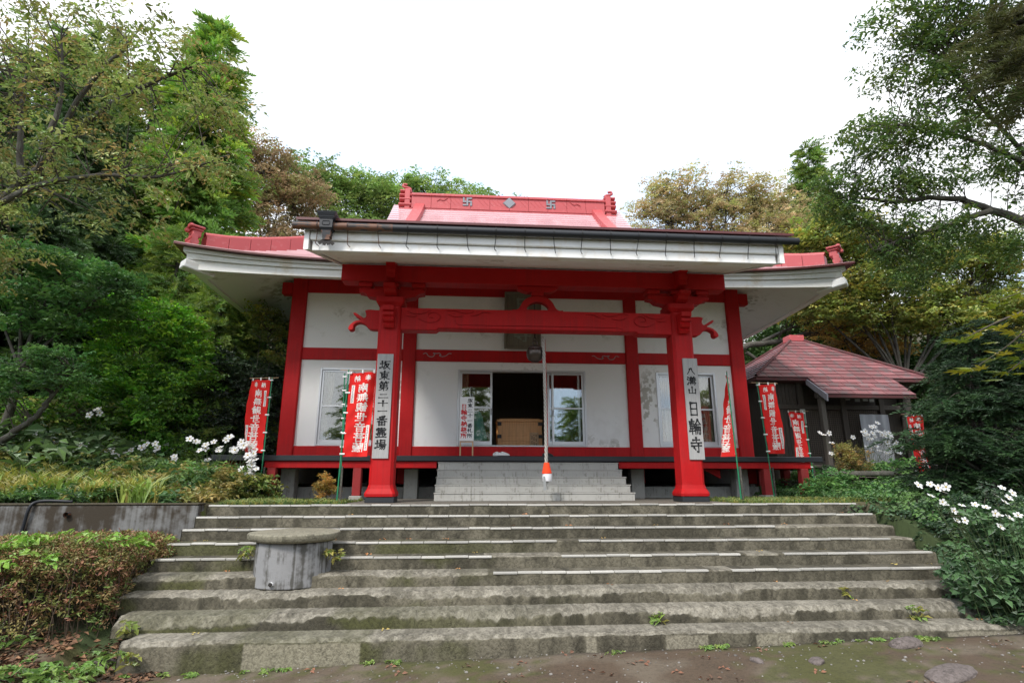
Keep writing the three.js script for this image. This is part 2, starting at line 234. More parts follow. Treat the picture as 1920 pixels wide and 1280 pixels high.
// ---------------------------------------------------------------- wide outer staircase, nine worn concrete steps with white nosing tiles
const STEP_Z = 4.241, TREAD = 0.366, RISE = 0.15;
{
  const stair = thing('stone_staircase', 'wide weathered concrete staircase of nine steps, white tiled nosings on the upper ones', 'staircase');
  const gap = (i, x) => (i === 4 && ((x > -1.05 && x < 0.0) || (x > 2.55 && x < 3.0))) || (i === 5 && (x < -1.0 || (x > 1.9 && x < 2.2))) || (i === 2 && x > 3.25) || (i === 3 && x > 5.0) || (i >= 6);
  for (let i = 0; i < 9; i++) {
    const y = -RISE * i, zn = STEP_Z + TREAD * i, nx = 560, P = 12, pos = [], col = [], uv = [], idx = [];
    const left = i === 8 ? -4.72 : i === 7 ? -5.02 : i === 6 ? -5.2 : -5.3, bottom = i === 8 ? y - 0.45 : y - RISE - 0.04;
    for (let s = 0; s <= nx; s++) {
      const x = mix(left, i === 8 ? 5.6 : 5.3, s / nx), rough = fbm3(x * 1.4, i * 5.1, 1, 4), fine = fbm3(x * 13, i * 3.3, 7, 4) - 0.5;
      const worn = i >= 6 ? 1 : i === 5 && x < -0.8 ? sstep(-0.8, -1.5, x) * 0.9 : gap(i, x) ? 0.25 : 0;
      const big = i === 8 ? 0.35 : i === 7 ? 1 : 0.85;
      const e = 0.012 + worn * big * Math.max(0.015, 0.33 * (rough - 0.28) + 0.2 * fine), d = 0.01 + worn * big * Math.max(0.01, 0.26 * (fbm3(x * 1.1 + 30, i * 2.7, 4, 4) - 0.3) + 0.1 * (fbm3(x * 16, i * 5.3, 1, 4) - 0.5));
      const j = (k) => (fbm3(x * 17, k * 2.3 + i * 9, 3, 3) - 0.5) * 0.055 * (worn + 0.08), wav = 0.02 * (fbm3(x * 0.6, i * 4, 9, 2) - 0.5);
      const prof = [[zn - TREAD - 0.08, y], [zn - e * 2.4 - 0.1, y + j(9) * 0.3], [zn - e * 1.7 - 0.04, y + j(0) * 0.5], [zn - e * 1.25, y - d * 0.03 + j(6) * 0.7], [zn - e, y - d * 0.1 + j(1)], [zn - e * 0.66, y - d * 0.3 + j(2)], [zn - e * 0.36, y - d * 0.55 + j(3)], [zn - e * 0.12, y - d * 0.8 + j(4) * 0.6], [zn + wav * 0.3, y - d], [zn + 0.004 + wav * 0.3, y - d - 0.02], [zn + 0.006 + wav * 0.5, y - 0.12], [zn + 0.008 + wav * 0.5, bottom]];
      let run = 0;
      prof.forEach(([pz, py], k) => {
        if (k) run += Math.hypot(pz - prof[k - 1][0], py - prof[k - 1][1]);
        pos.push(x, py, pz); uv.push(x, run);
        const st = 0.4 * fbm3(x * 3.2, py * 3, i * 3.1 + 2, 3) + 0.6 * fbm3(x * 21, pz * 21, i * 3.1 + 2, 2), streak = fbm3(x * 5, i * 7.7, 3, 3);
        const grime = 0.25 * fbm3(x * 0.7, 2, i * 0.9, 2) + 0.35 * streak + 0.4 * fbm3(x * 14, (py + pz) * 9, i * 3.1, 3); // one weathered concrete all over, pale aggregate where the edge has crumbled
        let c = k <= 7 && worn > 0.2 ? lerp3([0.38, 0.365, 0.33], [0.2, 0.19, 0.165], sstep(0.36, 0.64, st)) : lerp3([0.205, 0.192, 0.155], [0.075, 0.07, 0.052], sstep(0.36, 0.60, grime));
        const moss = (i >= 3 ? 1 : 0.2) * sstep(0.47, 0.6, fbm3(x * 1.3 + 11, i * 1.7, py * 2, 4)) * sstep(0.6, -2.6, x) * (k > 8 ? 1 : 0.5);
        c = lerp3(c, [0.085, 0.095, 0.025], moss * 0.75);
        if (i === 8 && k > 8 && sstep(0.55, 0.6, fbm3(x * 1.9, 3, 3, 3)) > 0.5) c = lerp3(c, [0.42, 0.40, 0.34], 0.7);
        col.push(...c);
      });
    }
    for (let s = 0; s < nx; s++) for (let k = 0; k + 1 < P; k++) { const a = s * P + k, b = a + P; idx.push(a, a + 1, b, b, a + 1, b + 1); }
    // end faces
    for (const s of [0, nx]) { const a = s * P, q = pos.length / 3, x = pos[a * 3]; pos.push(x, bottom, zn - TREAD - 0.08); uv.push(0, 0); col.push(0.12, 0.11, 0.09); for (let k = 0; k + 1 < P; k++) s ? idx.push(q, a + k + 1, a + k) : idx.push(q, a + k, a + k + 1); }
    const g = new THREE.BufferGeometry(); g.setAttribute('position', new THREE.Float32BufferAttribute(pos, 3)); g.setAttribute('uv', new THREE.Float32BufferAttribute(uv, 2)); g.setAttribute('color', new THREE.Float32BufferAttribute(col, 3)); g.setIndex(idx); g.computeVertexNormals();
    const step = part(stair, 'step', g, M.steps);
    if (i < 6) { const r = rngOf(50 + i), L = 0.31; for (let x = -5.29, q = 0; x < 5.2; x += L, q++) { const c = x + L / 2; if (gap(i, c) || (i === 3 && q === 17)) continue; const dy = (r() - 0.5) * 0.009, dz = (r() - 0.5) * 0.006; part(step, 'nosing_tile', cb(x + 0.003, x + L - 0.003, y - 0.02 + dy, y + 0.007 + dy, zn - 0.055 + dz, zn + 0.013 + dz, 0.005), M.tile[Math.floor(r() * 3)]); } }
  }
}
// retaining wall beside the stairs
{
  const w = thing('retaining_wall', 'stained grey concrete retaining wall with a mossy brown top, beside the stairs', 'wall');
  part(w, 'wall', cb(-17, -5.32, -1.3, 0.015, 4.3, 4.52, 0.015), M.wallStain);
  part(w, 'coping', cb(-17.02, -5.31, 0.016, 0.045, 4.29, 4.53, 0.012), std({ map: T.concrete, color: rgb(0.06, 0.05, 0.03), bumpMap: T.concreteB, bumpScale: 0.01 }));
  part(w, 'drain_pipe', tube(smooth([V(-7.2, 0.07, 4.4), V(-7.6, 0.075, 4.5), V(-7.66, 0.03, 4.56), V(-7.72, -0.35, 4.56), V(-7.78, -0.75, 4.56)], 20), 0.022, 8), M.gutter);
  part(w, 'drain_stub', tube([V(-7.15, -0.11, 4.5), V(-7.15, -0.115, 4.575)], 0.04, 12), M.rust);
}
// concrete well ring standing in the steps
{
  const d = thing('concrete_cistern', 'round grey concrete cistern with a chipped slab lid, standing on the steps', 'cistern');
  const y = -0.9, cx = -3.5, cz = 5.75;
  part(d, 'drum', lathe([[0, 0], [0.465, 0], [0.47, 0.02], [0.462, 0.5], [0.458, 0.53], [0, 0.53]], 56, cx, y, cz, 0.012), std({ map: T.drum, bumpMap: T.concreteB, bumpScale: 0.004 }));
  part(d, 'lid', lathe([[0, 0], [0.52, 0], [0.555, 0.03], [0.565, 0.085], [0.55, 0.1], [0, 0.112]], 36, cx, y + 0.532, cz, 0.10, 5), std({ map: T.concrete, color: rgb(0.25, 0.235, 0.18), bumpMap: T.concreteB, bumpScale: 0.006 }));
  part(d, 'outlet_pipe', tube([V(cx - 0.1, y + 0.07, cz + 0.4), V(cx - 0.11, y + 0.068, cz + 0.485)], [0.026, 0.026], 12), M.whitePlastic);
  part(d, 'outlet_dark_disc', lathe([[0, 0], [0.021, 0], [0.021, 0.004], [0, 0.004]], 14, 0, 0, 0).rotateX(Math.PI / 2).translate(cx - 0.11, y + 0.068, cz + 0.482), M.dark);  // solid dark disc, painted for the shade inside the pipe mouth
}
// ---------------------------------------------------------------- temple hall
const hall = thing('temple_hall', 'red and white temple hall with a sweeping red hip-and-gable roof and front porch', 'temple');
const VY = 0.88; // veranda floor
{ // timber frame, proud of the plaster
  const P = (x0, x1, y0, y1, z0 = -0.25, z1 = 0.07) => part(hall, 'pillar', cb(x0, x1, y0, y1, z0, z1, 0.022), M.red);
  for (const s of [-1, 1]) { const o = (a, b) => s < 0 ? [-b, -a] : [a, b]; P(...o(5.37, 5.73), 0.3, 5.36, -0.3, 0.09); P(...o(2.63, 2.955), 0.3, 4.99, -0.25, 0.075); }
  const beam = (x0, x1, y0, y1, z1) => part(hall, 'beam', cb(x0, x1, y0, y1, -0.2, z1, 0.012), M.red);
  for (const [a, b] of [[-5.372, -2.953], [-2.632, 2.632], [2.953, 5.372]]) { beam(a, b, VY + 0.002, 1.162, 0.045); beam(a, b, 3.228, 3.522, 0.042); }
  beam(-5.372, 5.372, 4.932, 5.32, 0.052);
  for (const s of [-1, 1]) part(hall, 'beam_end', cb(s < 0 ? -6.0 : 5.728, s < 0 ? -5.728 : 6.0, 4.87, 5.18, -0.16, 0.06, 0.02), M.red);
  // plaster bays
  const bay = (x0, x1, y0, y1, hole) => { const s = new THREE.Shape([[x0, y0], [x1, y0], [x1, y1], [x0, y1]].map((q) => new THREE.Vector2(...q))); if (hole) { const [a, b, c, d] = hole; s.holes.push(new THREE.Path([[a, c], [a, d], [b, d], [b, c]].map((q) => new THREE.Vector2(...q)))); } part(hall, 'plaster_panel', prism(s, -0.14, 0.0), M.plaster); };
  bay(-5.38, -2.94, 1.155, 3.235, [-4.905, -3.39, 1.17, 3.03]); bay(2.94, 5.38, 1.155, 3.235, [3.39, 4.93, 1.17, 3.03]);
  bay(-2.64, 2.64, 1.155, 3.235, [-1.59, 1.59, 1.168, 3.04]);
  for (const [a, b] of [[-5.38, -2.94], [-2.64, 2.64], [2.94, 5.38]]) bay(a, b, 3.515, 4.94);
  // side and rear walls, floor and ceiling close the room
  part(hall, 'side_wall', box(-5.6, -5.45, 0.3, 5.3, -10, -0.3), M.plaster); part(hall, 'side_wall', box(5.45, 5.6, 0.3, 5.3, -10, -0.3), M.plaster);
  part(hall, 'rear_wall', box(-5.6, 5.6, -0.1, 5.3, -10.15, -10), M.plaster);
  part(hall, 'interior_floor', box(-5.44, 5.44, 0.92, 1.0, -9.99, -0.26), M.innerWood); part(hall, 'interior_ceiling', box(-5.44, 5.44, 4.6, 4.7, -9.99, -0.26), M.innerWood);
  for (const [x0, x1] of [[-5.44, -5.40], [5.40, 5.44]]) part(hall, 'interior_panelling', box(x0, x1, 1.01, 4.59, -9.98, -0.27), M.innerWood);
  part(hall, 'interior_panelling', box(-5.39, 5.39, 1.01, 4.59, -5.6, -5.55), M.innerWood);
  for (const x of [-1.6, 1.6]) part(hall, 'interior_pillar', cb(x - 0.13, x + 0.13, 1.0, 4.6, -3.2, -2.94, 0.02), M.innerWood);
  // scroll carvings painted silver on the centre of the middle beam
  const scroll = (cx, dir) => { const w = [[-0.34, 0.02], [-0.26, 0.04], [-0.2, -0.035], [-0.1, -0.045], [-0.05, 0.02], [-0.09, 0.045], [0.0, 0.035], [0.06, 0.045], [0.1, 0.0], [0.06, -0.01], [0.12, -0.04], [0.22, -0.02], [0.3, 0.04], [0.36, 0.035]]; return tube(smooth(w.map(([a, b]) => V(cx + dir * a, 3.385 + b, 0.043)), 60), 0.009, 5); };
  const silver = std({ color: rgb(0.34, 0.34, 0.34), roughness: 0.6 });
  part(hall, 'scroll_carving', scroll(-2.12, 1), silver); part(hall, 'scroll_carving', scroll(2.12, -1), silver);
}
// ---- windows and the sliding door
function ring(x0, x1, y0, y1, z0, z1, w, wb = w) { return merged([cb(x0, x0 + w, y0, y1, z0, z1, 0.004), cb(x1 - w, x1, y0, y1, z0, z1, 0.004), cb(x0 + w, x1 - w, y0, y0 + wb, z0, z1 - 0.002, 0.004), cb(x0 + w, x1 - w, y1 - w, y1, z0, z1 - 0.002, 0.004)]); }
function curtain(x0, x1, y0, y1, z, amp, n, pinch = 0) {
  const g = new THREE.PlaneGeometry(1, 1, n * 8, 12), p = g.attributes.position;
  for (let i = 0; i < p.count; i++) { const u = p.getX(i) + 0.5, v = p.getY(i) + 0.5, k = 1 - pinch * Math.exp(-((v - 0.35) ** 2) / 0.05); p.setXYZ(i, mix(x0, x1, pinch > 0 ? u * k : 1 - (1 - u) * (1 + pinch * Math.exp(-((v - 0.35) ** 2) / 0.05))), mix(y0, y1, v), z + amp * Math.sin(u * n * Math.PI * 2) * (0.7 + 0.3 * (1 - v))); }
  g.computeVertexNormals(); return g;
}
const sheer = phys({ color: rgb(0.5, 0.5, 0.5), transmission: 0.5, roughness: 1, thickness: 0, side: THREE.DoubleSide });
const drape = std({ color: rgb(0.36, 0.29, 0.21), roughness: 1, side: THREE.DoubleSide });
function leafOfDoor(parent, x0, x1, y0, y1, z, rail) {
  const f = merged([ring(x0, x1, y0, y1, z - 0.016, z + 0.016, 0.05, 0.09), cb(x0 + 0.05, x1 - 0.05, rail - 0.02, rail + 0.02, z - 0.014, z + 0.014, 0.004)]);
  const fr = part(parent, 'sash', f, M.alu);
  const pane = (a, b) => part(parent, 'pane', box(x0 + 0.045, x1 - 0.045, a, b, z - 0.003, z + 0.003), M.glass);
  pane(y0 + 0.085, rail - 0.018); pane(rail + 0.018, y1 - 0.045); return fr;
}
for (const [x0, x1] of [[-4.905, -3.39], [3.39, 4.93]]) {
  const w = sub(hall, 'window');
  part(w, 'frame', ring(x0 + 0.002, x1 - 0.002, 1.172, 3.028, -0.12, 0.018, 0.045), M.alu);
  const m = (x0 + x1) / 2; leafOfDoor(w, x0 + 0.048, m + 0.025, 1.22, 2.98, -0.03, 2.11); leafOfDoor(w, m - 0.025, x1 - 0.048, 1.22, 2.98, -0.075, 2.11);
  if (x0 > 0) part(w, 'sheer_curtain', curtain(x0 + 0.25, x1 - 0.3, 1.2, 3.0, -0.28, 0.03, 9), sheer);
  part(w, 'curtain', curtain(x0 + 0.06, x0 + 0.3, 1.2, 3.02, -0.22, 0.03, 4, 0.45), drape); part(w, 'curtain', curtain(x1 - 0.4, x1 - 0.06, 1.2, 3.02, -0.22, 0.03, 4, -0.45), drape);
}
{
  const d = sub(hall, 'sliding_door');
  part(d, 'frame', ring(-1.588, 1.588, 1.17, 3.038, -0.13, 0.02, 0.05, 0.03), M.alu);
  leafOfDoor(d, -1.535, -0.74, 1.205, 2.985, -0.02, 2.1); leafOfDoor(d, 0.63, 1.44, 1.205, 2.985, -0.06, 2.1); leafOfDoor(d, 0.73, 1.535, 1.205, 2.985, -0.02, 2.1);
  part(d, 'handle', cb(-0.775, -0.755, 1.92, 2.08, -0.003, 0.006, 0.003), M.iron); part(d, 'handle', cb(0.745, 0.765, 1.9, 2.06, -0.003, 0.006, 0.003), M.iron);
  part(d, 'curtain', curtain(-1.5, -1.32, 1.9, 2.99, -0.2, 0.025, 3, 0.4), drape);
}
// ---- main roof: s is the distance in from the eave
const RX = 7.74, RZ = 6.88, RC = -5, GX = 4.15;
const roofY = (s) => 5.08 + 0.44 * s + 0.0405 * s * s;
const lift = (a) => Math.pow(clamp((a - (RX - 4.3)) / 4.3), 2.3);
{
  const roof = sub(hall, 'roof'), rows = [];
  const surf = (side, t, s) => { // side 0 front,1 back,2 left,3 right; t -1..1 along
    const hw = side < 2 ? Math.max(RX - s, GX) : RZ - s, a = t * hw, ab = side < 2 ? Math.abs(a) : Math.abs(a) + RX - RZ, y = roofY(s) + 0.30 * lift(ab + s * 0.0) * Math.exp(-s / 1.1);
    return side === 0 ? V(a, y, RC + RZ - s) : side === 1 ? V(-a, y, RC - RZ + s) : side === 2 ? V(-RX + s, y, RC + a) : V(RX - s, y, RC - a);
  };
  const sheet = (side, sMax, tooth) => {
    const F = [], dr = tooth ? 0.18 : 0.5, n = 28;
    for (let s = 0; s < sMax - 0.01; s += dr) { const e = Math.min(s + dr, sMax); for (let k = 0; k < n; k++) { const t0 = -1 + 2 * k / n, t1 = -1 + 2 * (k + 1) / n, q = [surf(side, t0, s), surf(side, t1, s), surf(side, t1, e), surf(side, t0, e)]; q[0].y += 0.034; q[1].y += 0.034; q[2].y += 0.003; q[3].y += 0.003; F.push(q); if (tooth) F.push([q[0].clone().setY(q[0].y - 0.032), q[1].clone().setY(q[1].y - 0.032), q[1], q[0]]); } }
    return uvM(soup(F));
  };
  part(roof, 'roof_sheet', sheet(0, RZ, true), M.roof); part(roof, 'roof_sheet', sheet(1, RZ, false), M.roof); part(roof, 'roof_sheet', sheet(2, RX - GX, true), M.roof); part(roof, 'roof_sheet', sheet(3, RX - GX, true), M.roof);
  for (const s of [-1, 1]) { const ys = roofY(RX - GX), zs = RZ - (RX - GX); part(roof, 'gable_wall', prism([[RC - zs + 0.05, ys - 0.1], [RC + zs - 0.05, ys - 0.1], [RC + 1.6, 8.5], [RC + 0.2, 9.7], [RC - 0.2, 9.7], [RC - 1.6, 8.5]], s < 0 ? -3.78 : 3.7, s < 0 ? -3.7 : 3.78, 'zy'), M.white); }
  // eave boards in three steps, the dark roof edge and the soffit, all four sides with mitred corners
  const HX = 7.48, HZ = 6.62;
  const at = (side, t, off, y) => { const a = HX + off, b = HZ + off; return side === 0 ? V(t * a, y, RC + b) : side === 1 ? V(-t * a, y, RC - b) : side === 2 ? V(-a, y, RC + t * b) : V(a, y, RC - t * b); };
  const L = (side, t) => lift(Math.abs(t) * (side < 2 ? RX : RZ) + (side < 2 ? 0 : RX - RZ));
  const band = (o0, o1, yb, yt, lb, lt) => { const F = [], n = 40; for (let side = 0; side < 4; side++) for (let k = 0; k < n; k++) { const t = [-1 + 2 * k / n, -1 + 2 * (k + 1) / n], q = t.map((v) => { const l = L(side, v); return [at(side, v, o0, yb + lb * l), at(side, v, o1, yb + lb * l), at(side, v, o1, yt + lt * l), at(side, v, o0, yt + lt * l)]; }); for (let c = 0; c < 4; c++) F.push([q[0][c], q[1][c], q[1][(c + 1) % 4], q[0][(c + 1) % 4]]); } return uvM(soup(F)); };
  part(roof, 'eave_board', band(-0.14, 0.0, 4.765, 4.925, 0.1, 0.16), M.white); part(roof, 'eave_board', band(-0.14, 0.055, 4.932, 5.0, 0.165, 0.23), M.white); part(roof, 'eave_board', band(-0.14, 0.115, 5.006, 5.06, 0.235, 0.285), M.white);
  part(roof, 'roof_edge', band(-0.1, 0.262, 5.066, 5.1, 0.29, 0.3), M.copper);
  const F = [], n = 40; for (let side = 0; side < 4; side++) for (let k = 0; k < n; k++) { const t = [-1 + 2 * k / n, -1 + 2 * (k + 1) / n], q = t.map((v) => { const l = L(side, v), a = 5.62, b = 4.9, w = side === 0 ? V(v * a, 5.325, RC + b) : side === 1 ? V(-v * a, 5.325, RC - b) : side === 2 ? V(-a, 5.325, RC + v * b) : V(a, 5.325, RC - v * b); return [at(side, v, -0.13, 4.80 + 0.12 * l), w]; }); F.push([q[0][0], q[1][0], q[1][1], q[0][1]]); }
  part(roof, 'soffit', uvM(soup(F)), M.plaster);
  for (const s of [-1, 1]) { const g = cb(-0.14, 0.14, -0.09, 0.1, -0.5, 0.16, 0.02); g.rotateX(-0.12); g.rotateY(s * Math.PI / 4); g.translate(s * 7.47, 4.93, 1.61); part(roof, 'corner_rafter', uvM(g), M.white); }
  // hip ridges: panels one by one along the curve, a cap, and a stacked end ornament
  for (const s of [-1, 1]) for (const front of [1, -1]) {
    const hip = (d) => { const q = surf(0, 1, d); return V(s * q.x, q.y, front > 0 ? q.z : 2 * RC - q.z); };
    const N = front > 0 ? 9 : 4, d0 = 0.42, d1 = RX - GX - 0.1, cap = [];
    for (let k = 0; k < N; k++) {
      const a = hip(mix(d0, d1, k / N)), b = hip(mix(d0, d1, (k + 1) / N) - 0.008), dir = b.clone().sub(a), side = V(-dir.z, 0, dir.x).normalize().multiplyScalar(0.15), q = [];
      for (const e of [a, b]) for (const [sg, h] of [[-1, -0.08], [1, -0.08], [1, 0.27], [-1, 0.27]]) q.push(e.clone().addScaledVector(side, sg).setY(e.y + h));
      part(roof, 'hip_ridge_panel', uvM(soup(outward([[q[0], q[1], q[2], q[3]], [q[4], q[5], q[6], q[7]], [q[0], q[1], q[5], q[4]], [q[1], q[2], q[6], q[5]], [q[2], q[3], q[7], q[6]], [q[3], q[0], q[4], q[7]]], a.clone().add(b).multiplyScalar(0.5).setY(a.y + 0.1)))), M.ridge);
      cap.push(a.clone().setY(a.y + 0.285)); if (k === N - 1) cap.push(b.clone().setY(b.y + 0.285));
    }
    part(roof, 'ridge_cap', tube(cap, 0.085, 8), M.ridge);
    const e = hip(0.3), out = V(s, 0, front).normalize(), bx = (w, h, l, y, o, tilt = 0) => { const g = cb(-w, w, 0, h, -l, l, 0.02); g.rotateX(tilt); g.rotateY(Math.atan2(out.x, out.z)); g.translate(e.x + out.x * o, e.y + y, e.z + out.z * o); return uvM(g); };
    const roll = (w, r, y, o) => { const g = new THREE.CylinderGeometry(r, r, w * 2, 14); g.rotateZ(Math.PI / 2); g.rotateY(Math.atan2(out.x, out.z)); g.translate(e.x + out.x * o, e.y + y, e.z + out.z * o); return uvM(g); };
    part(roof, 'ridge_end_ornament', merged([roll(0.26, 0.085, 0.03, 0.1), roll(0.2, 0.07, 0.16, 0.09), bx(0.13, 0.16, 0.09, 0.2, 0.03), bx(0.17, 0.04, 0.12, 0.34, 0.04), bx(0.21, 0.045, 0.15, 0.39, 0.05), roll(0.05, 0.05, 0.47, 0.14), roll(0.05, 0.035, 0.33, 0.2)]), M.ridge);
  }
  // main ridge
  const zf = RC + 0.3, zb = RC - 0.3;
  for (let k = 0; k < 10; k++) { const a = -3.5 + 0.7 * k; part(roof, 'ridge_panel', merged([cb(a + 0.004, a + 0.696, 9.78, 9.89, zb - 0.04, zf + 0.04, 0.006), cb(a + 0.004, a + 0.696, 9.891, 10.27, zb, zf, 0.004), cb(a + 0.004, a + 0.696, 10.271, 10.35, zb - 0.05, zf + 0.05, 0.006)]), M.ridge); }
  part(roof, 'ridge_base', box(-3.55, 3.55, 9.2, 9.779, zb - 0.02, zf + 0.02), M.ridge);
  part(roof, 'ridge_cap', tube([V(-3.55, 10.40, RC), V(3.55, 10.40, RC)], 0.13, 12), M.ridge);
  const slant = []; for (let x = -2.5; x < 2.5; x += 0.17) { if (Math.abs(Math.abs(x) - 1.5) < 0.3 || Math.abs(x) < 0.3) continue; slant.push(tube([V(x, 10.2, zf), V(x + 0.22, 9.96, zf)], 0.007, 4)); }
  part(roof, 'ridge_seams', merged(slant), M.ridge).userData.kind = 'stuff';
  for (const s of [-1, 1]) {
    const st = []; [[0, 0.2, 0.11], [0.2, 0.26, 0.11], [0.42, 0.22, 0.1], [0.6, 0.24, 0.09], [0.77, 0.2, 0.085]].forEach(([h, w, r]) => { const g = new THREE.CylinderGeometry(r, r, 0.2 + w, 16); g.rotateZ(Math.PI / 2); g.scale(1, 1, 3.2); g.translate(s * 3.72, 9.72 + h, RC); st.push(uvM(g)); });
    st.push(cb(s < 0 ? -3.75 : 3.55, s < 0 ? -3.55 : 3.75, 9.3, 10.55, zb, zf, 0.02), tube(smooth([V(s * 3.55, 10.6, RC + 0.1), V(s * 3.62, 10.66, RC + 0.1), V(s * 3.72, 10.68, RC + 0.1), V(s * 3.84, 10.72, RC + 0.1), V(s * 3.82, 10.8, RC + 0.1), V(s * 3.7, 10.79, RC + 0.1)], 20), 0.045, 8));
    part(roof, 'ridge_end_ornament', merged(st), M.ridge);
    // descending ridge down the front slope
    const pts = []; for (let k = 0; k <= 14; k++) { const d = mix(RZ - 0.25, 3.2, k / 14); pts.push(V(s * (3.2 + 0.33 * Math.pow(k / 14, 1.5)), roofY(d), RC + RZ - d)); }
    for (let k = 0; k < 14; k++) { const a = pts[k], b = pts[k + 1].clone().lerp(pts[k], 0.02), q = []; for (const e of [a, b]) for (const [dx, h] of [[-0.2, -0.1], [0.2, -0.1], [0.17, 0.24], [-0.17, 0.24]]) q.push(V(e.x + dx, e.y + h, e.z)); part(roof, 'descending_ridge_panel', uvM(soup(outward([[q[0], q[1], q[2], q[3]], [q[4], q[5], q[6], q[7]], [q[0], q[1], q[5], q[4]], [q[1], q[2], q[6], q[5]], [q[2], q[3], q[7], q[6]], [q[3], q[0], q[4], q[7]]], a.clone().add(b).multiplyScalar(0.5).setY((a.y + b.y) / 2 + 0.05)))), M.ridge); }
    // temple crest on the ridge: a Buddhist manji
    const cx = s * 1.51, cy = 10.09, u = 0.066, bar = (x0, x1, y0, y1) => cb(cx + x0 * u, cx + x1 * u, cy + y0 * u, cy + y1 * u, zf + 0.003, zf + 0.035, 0.006);
    part(roof, 'crest', merged([bar(-0.5, 0.5, -2.5, 2.5), bar(-2.5, -0.5, -0.5, 0.5), bar(0.5, 2.5, -0.5, 0.5), bar(0.5, 2.5, 1.5, 2.5), bar(-2.5, -0.5, -2.5, -1.5), bar(-2.5, -1.5, 0.5, 2.5), bar(1.5, 2.5, -2.5, -0.5)]), M.greyMetal, 'grey metal temple crest on the red ridge');
    part(roof, 'ridge_tassel', tube(smooth([V(s * 2.2, 10.24, zf + 0.01), V(s * 2.35, 10.12, zf + 0.02), V(s * 2.5, 10.14, zf + 0.02), V(s * 2.6, 10.08, zf + 0.02)], 16), 0.012, 5), M.ridge);
  }
  part(roof, 'diamond_crest', uvM(new THREE.CylinderGeometry(0.21, 0.24, 0.05, 4, 1).rotateX(Math.PI / 2).translate(0, 10.09, zf + 0.027)), M.greyMetal);
}
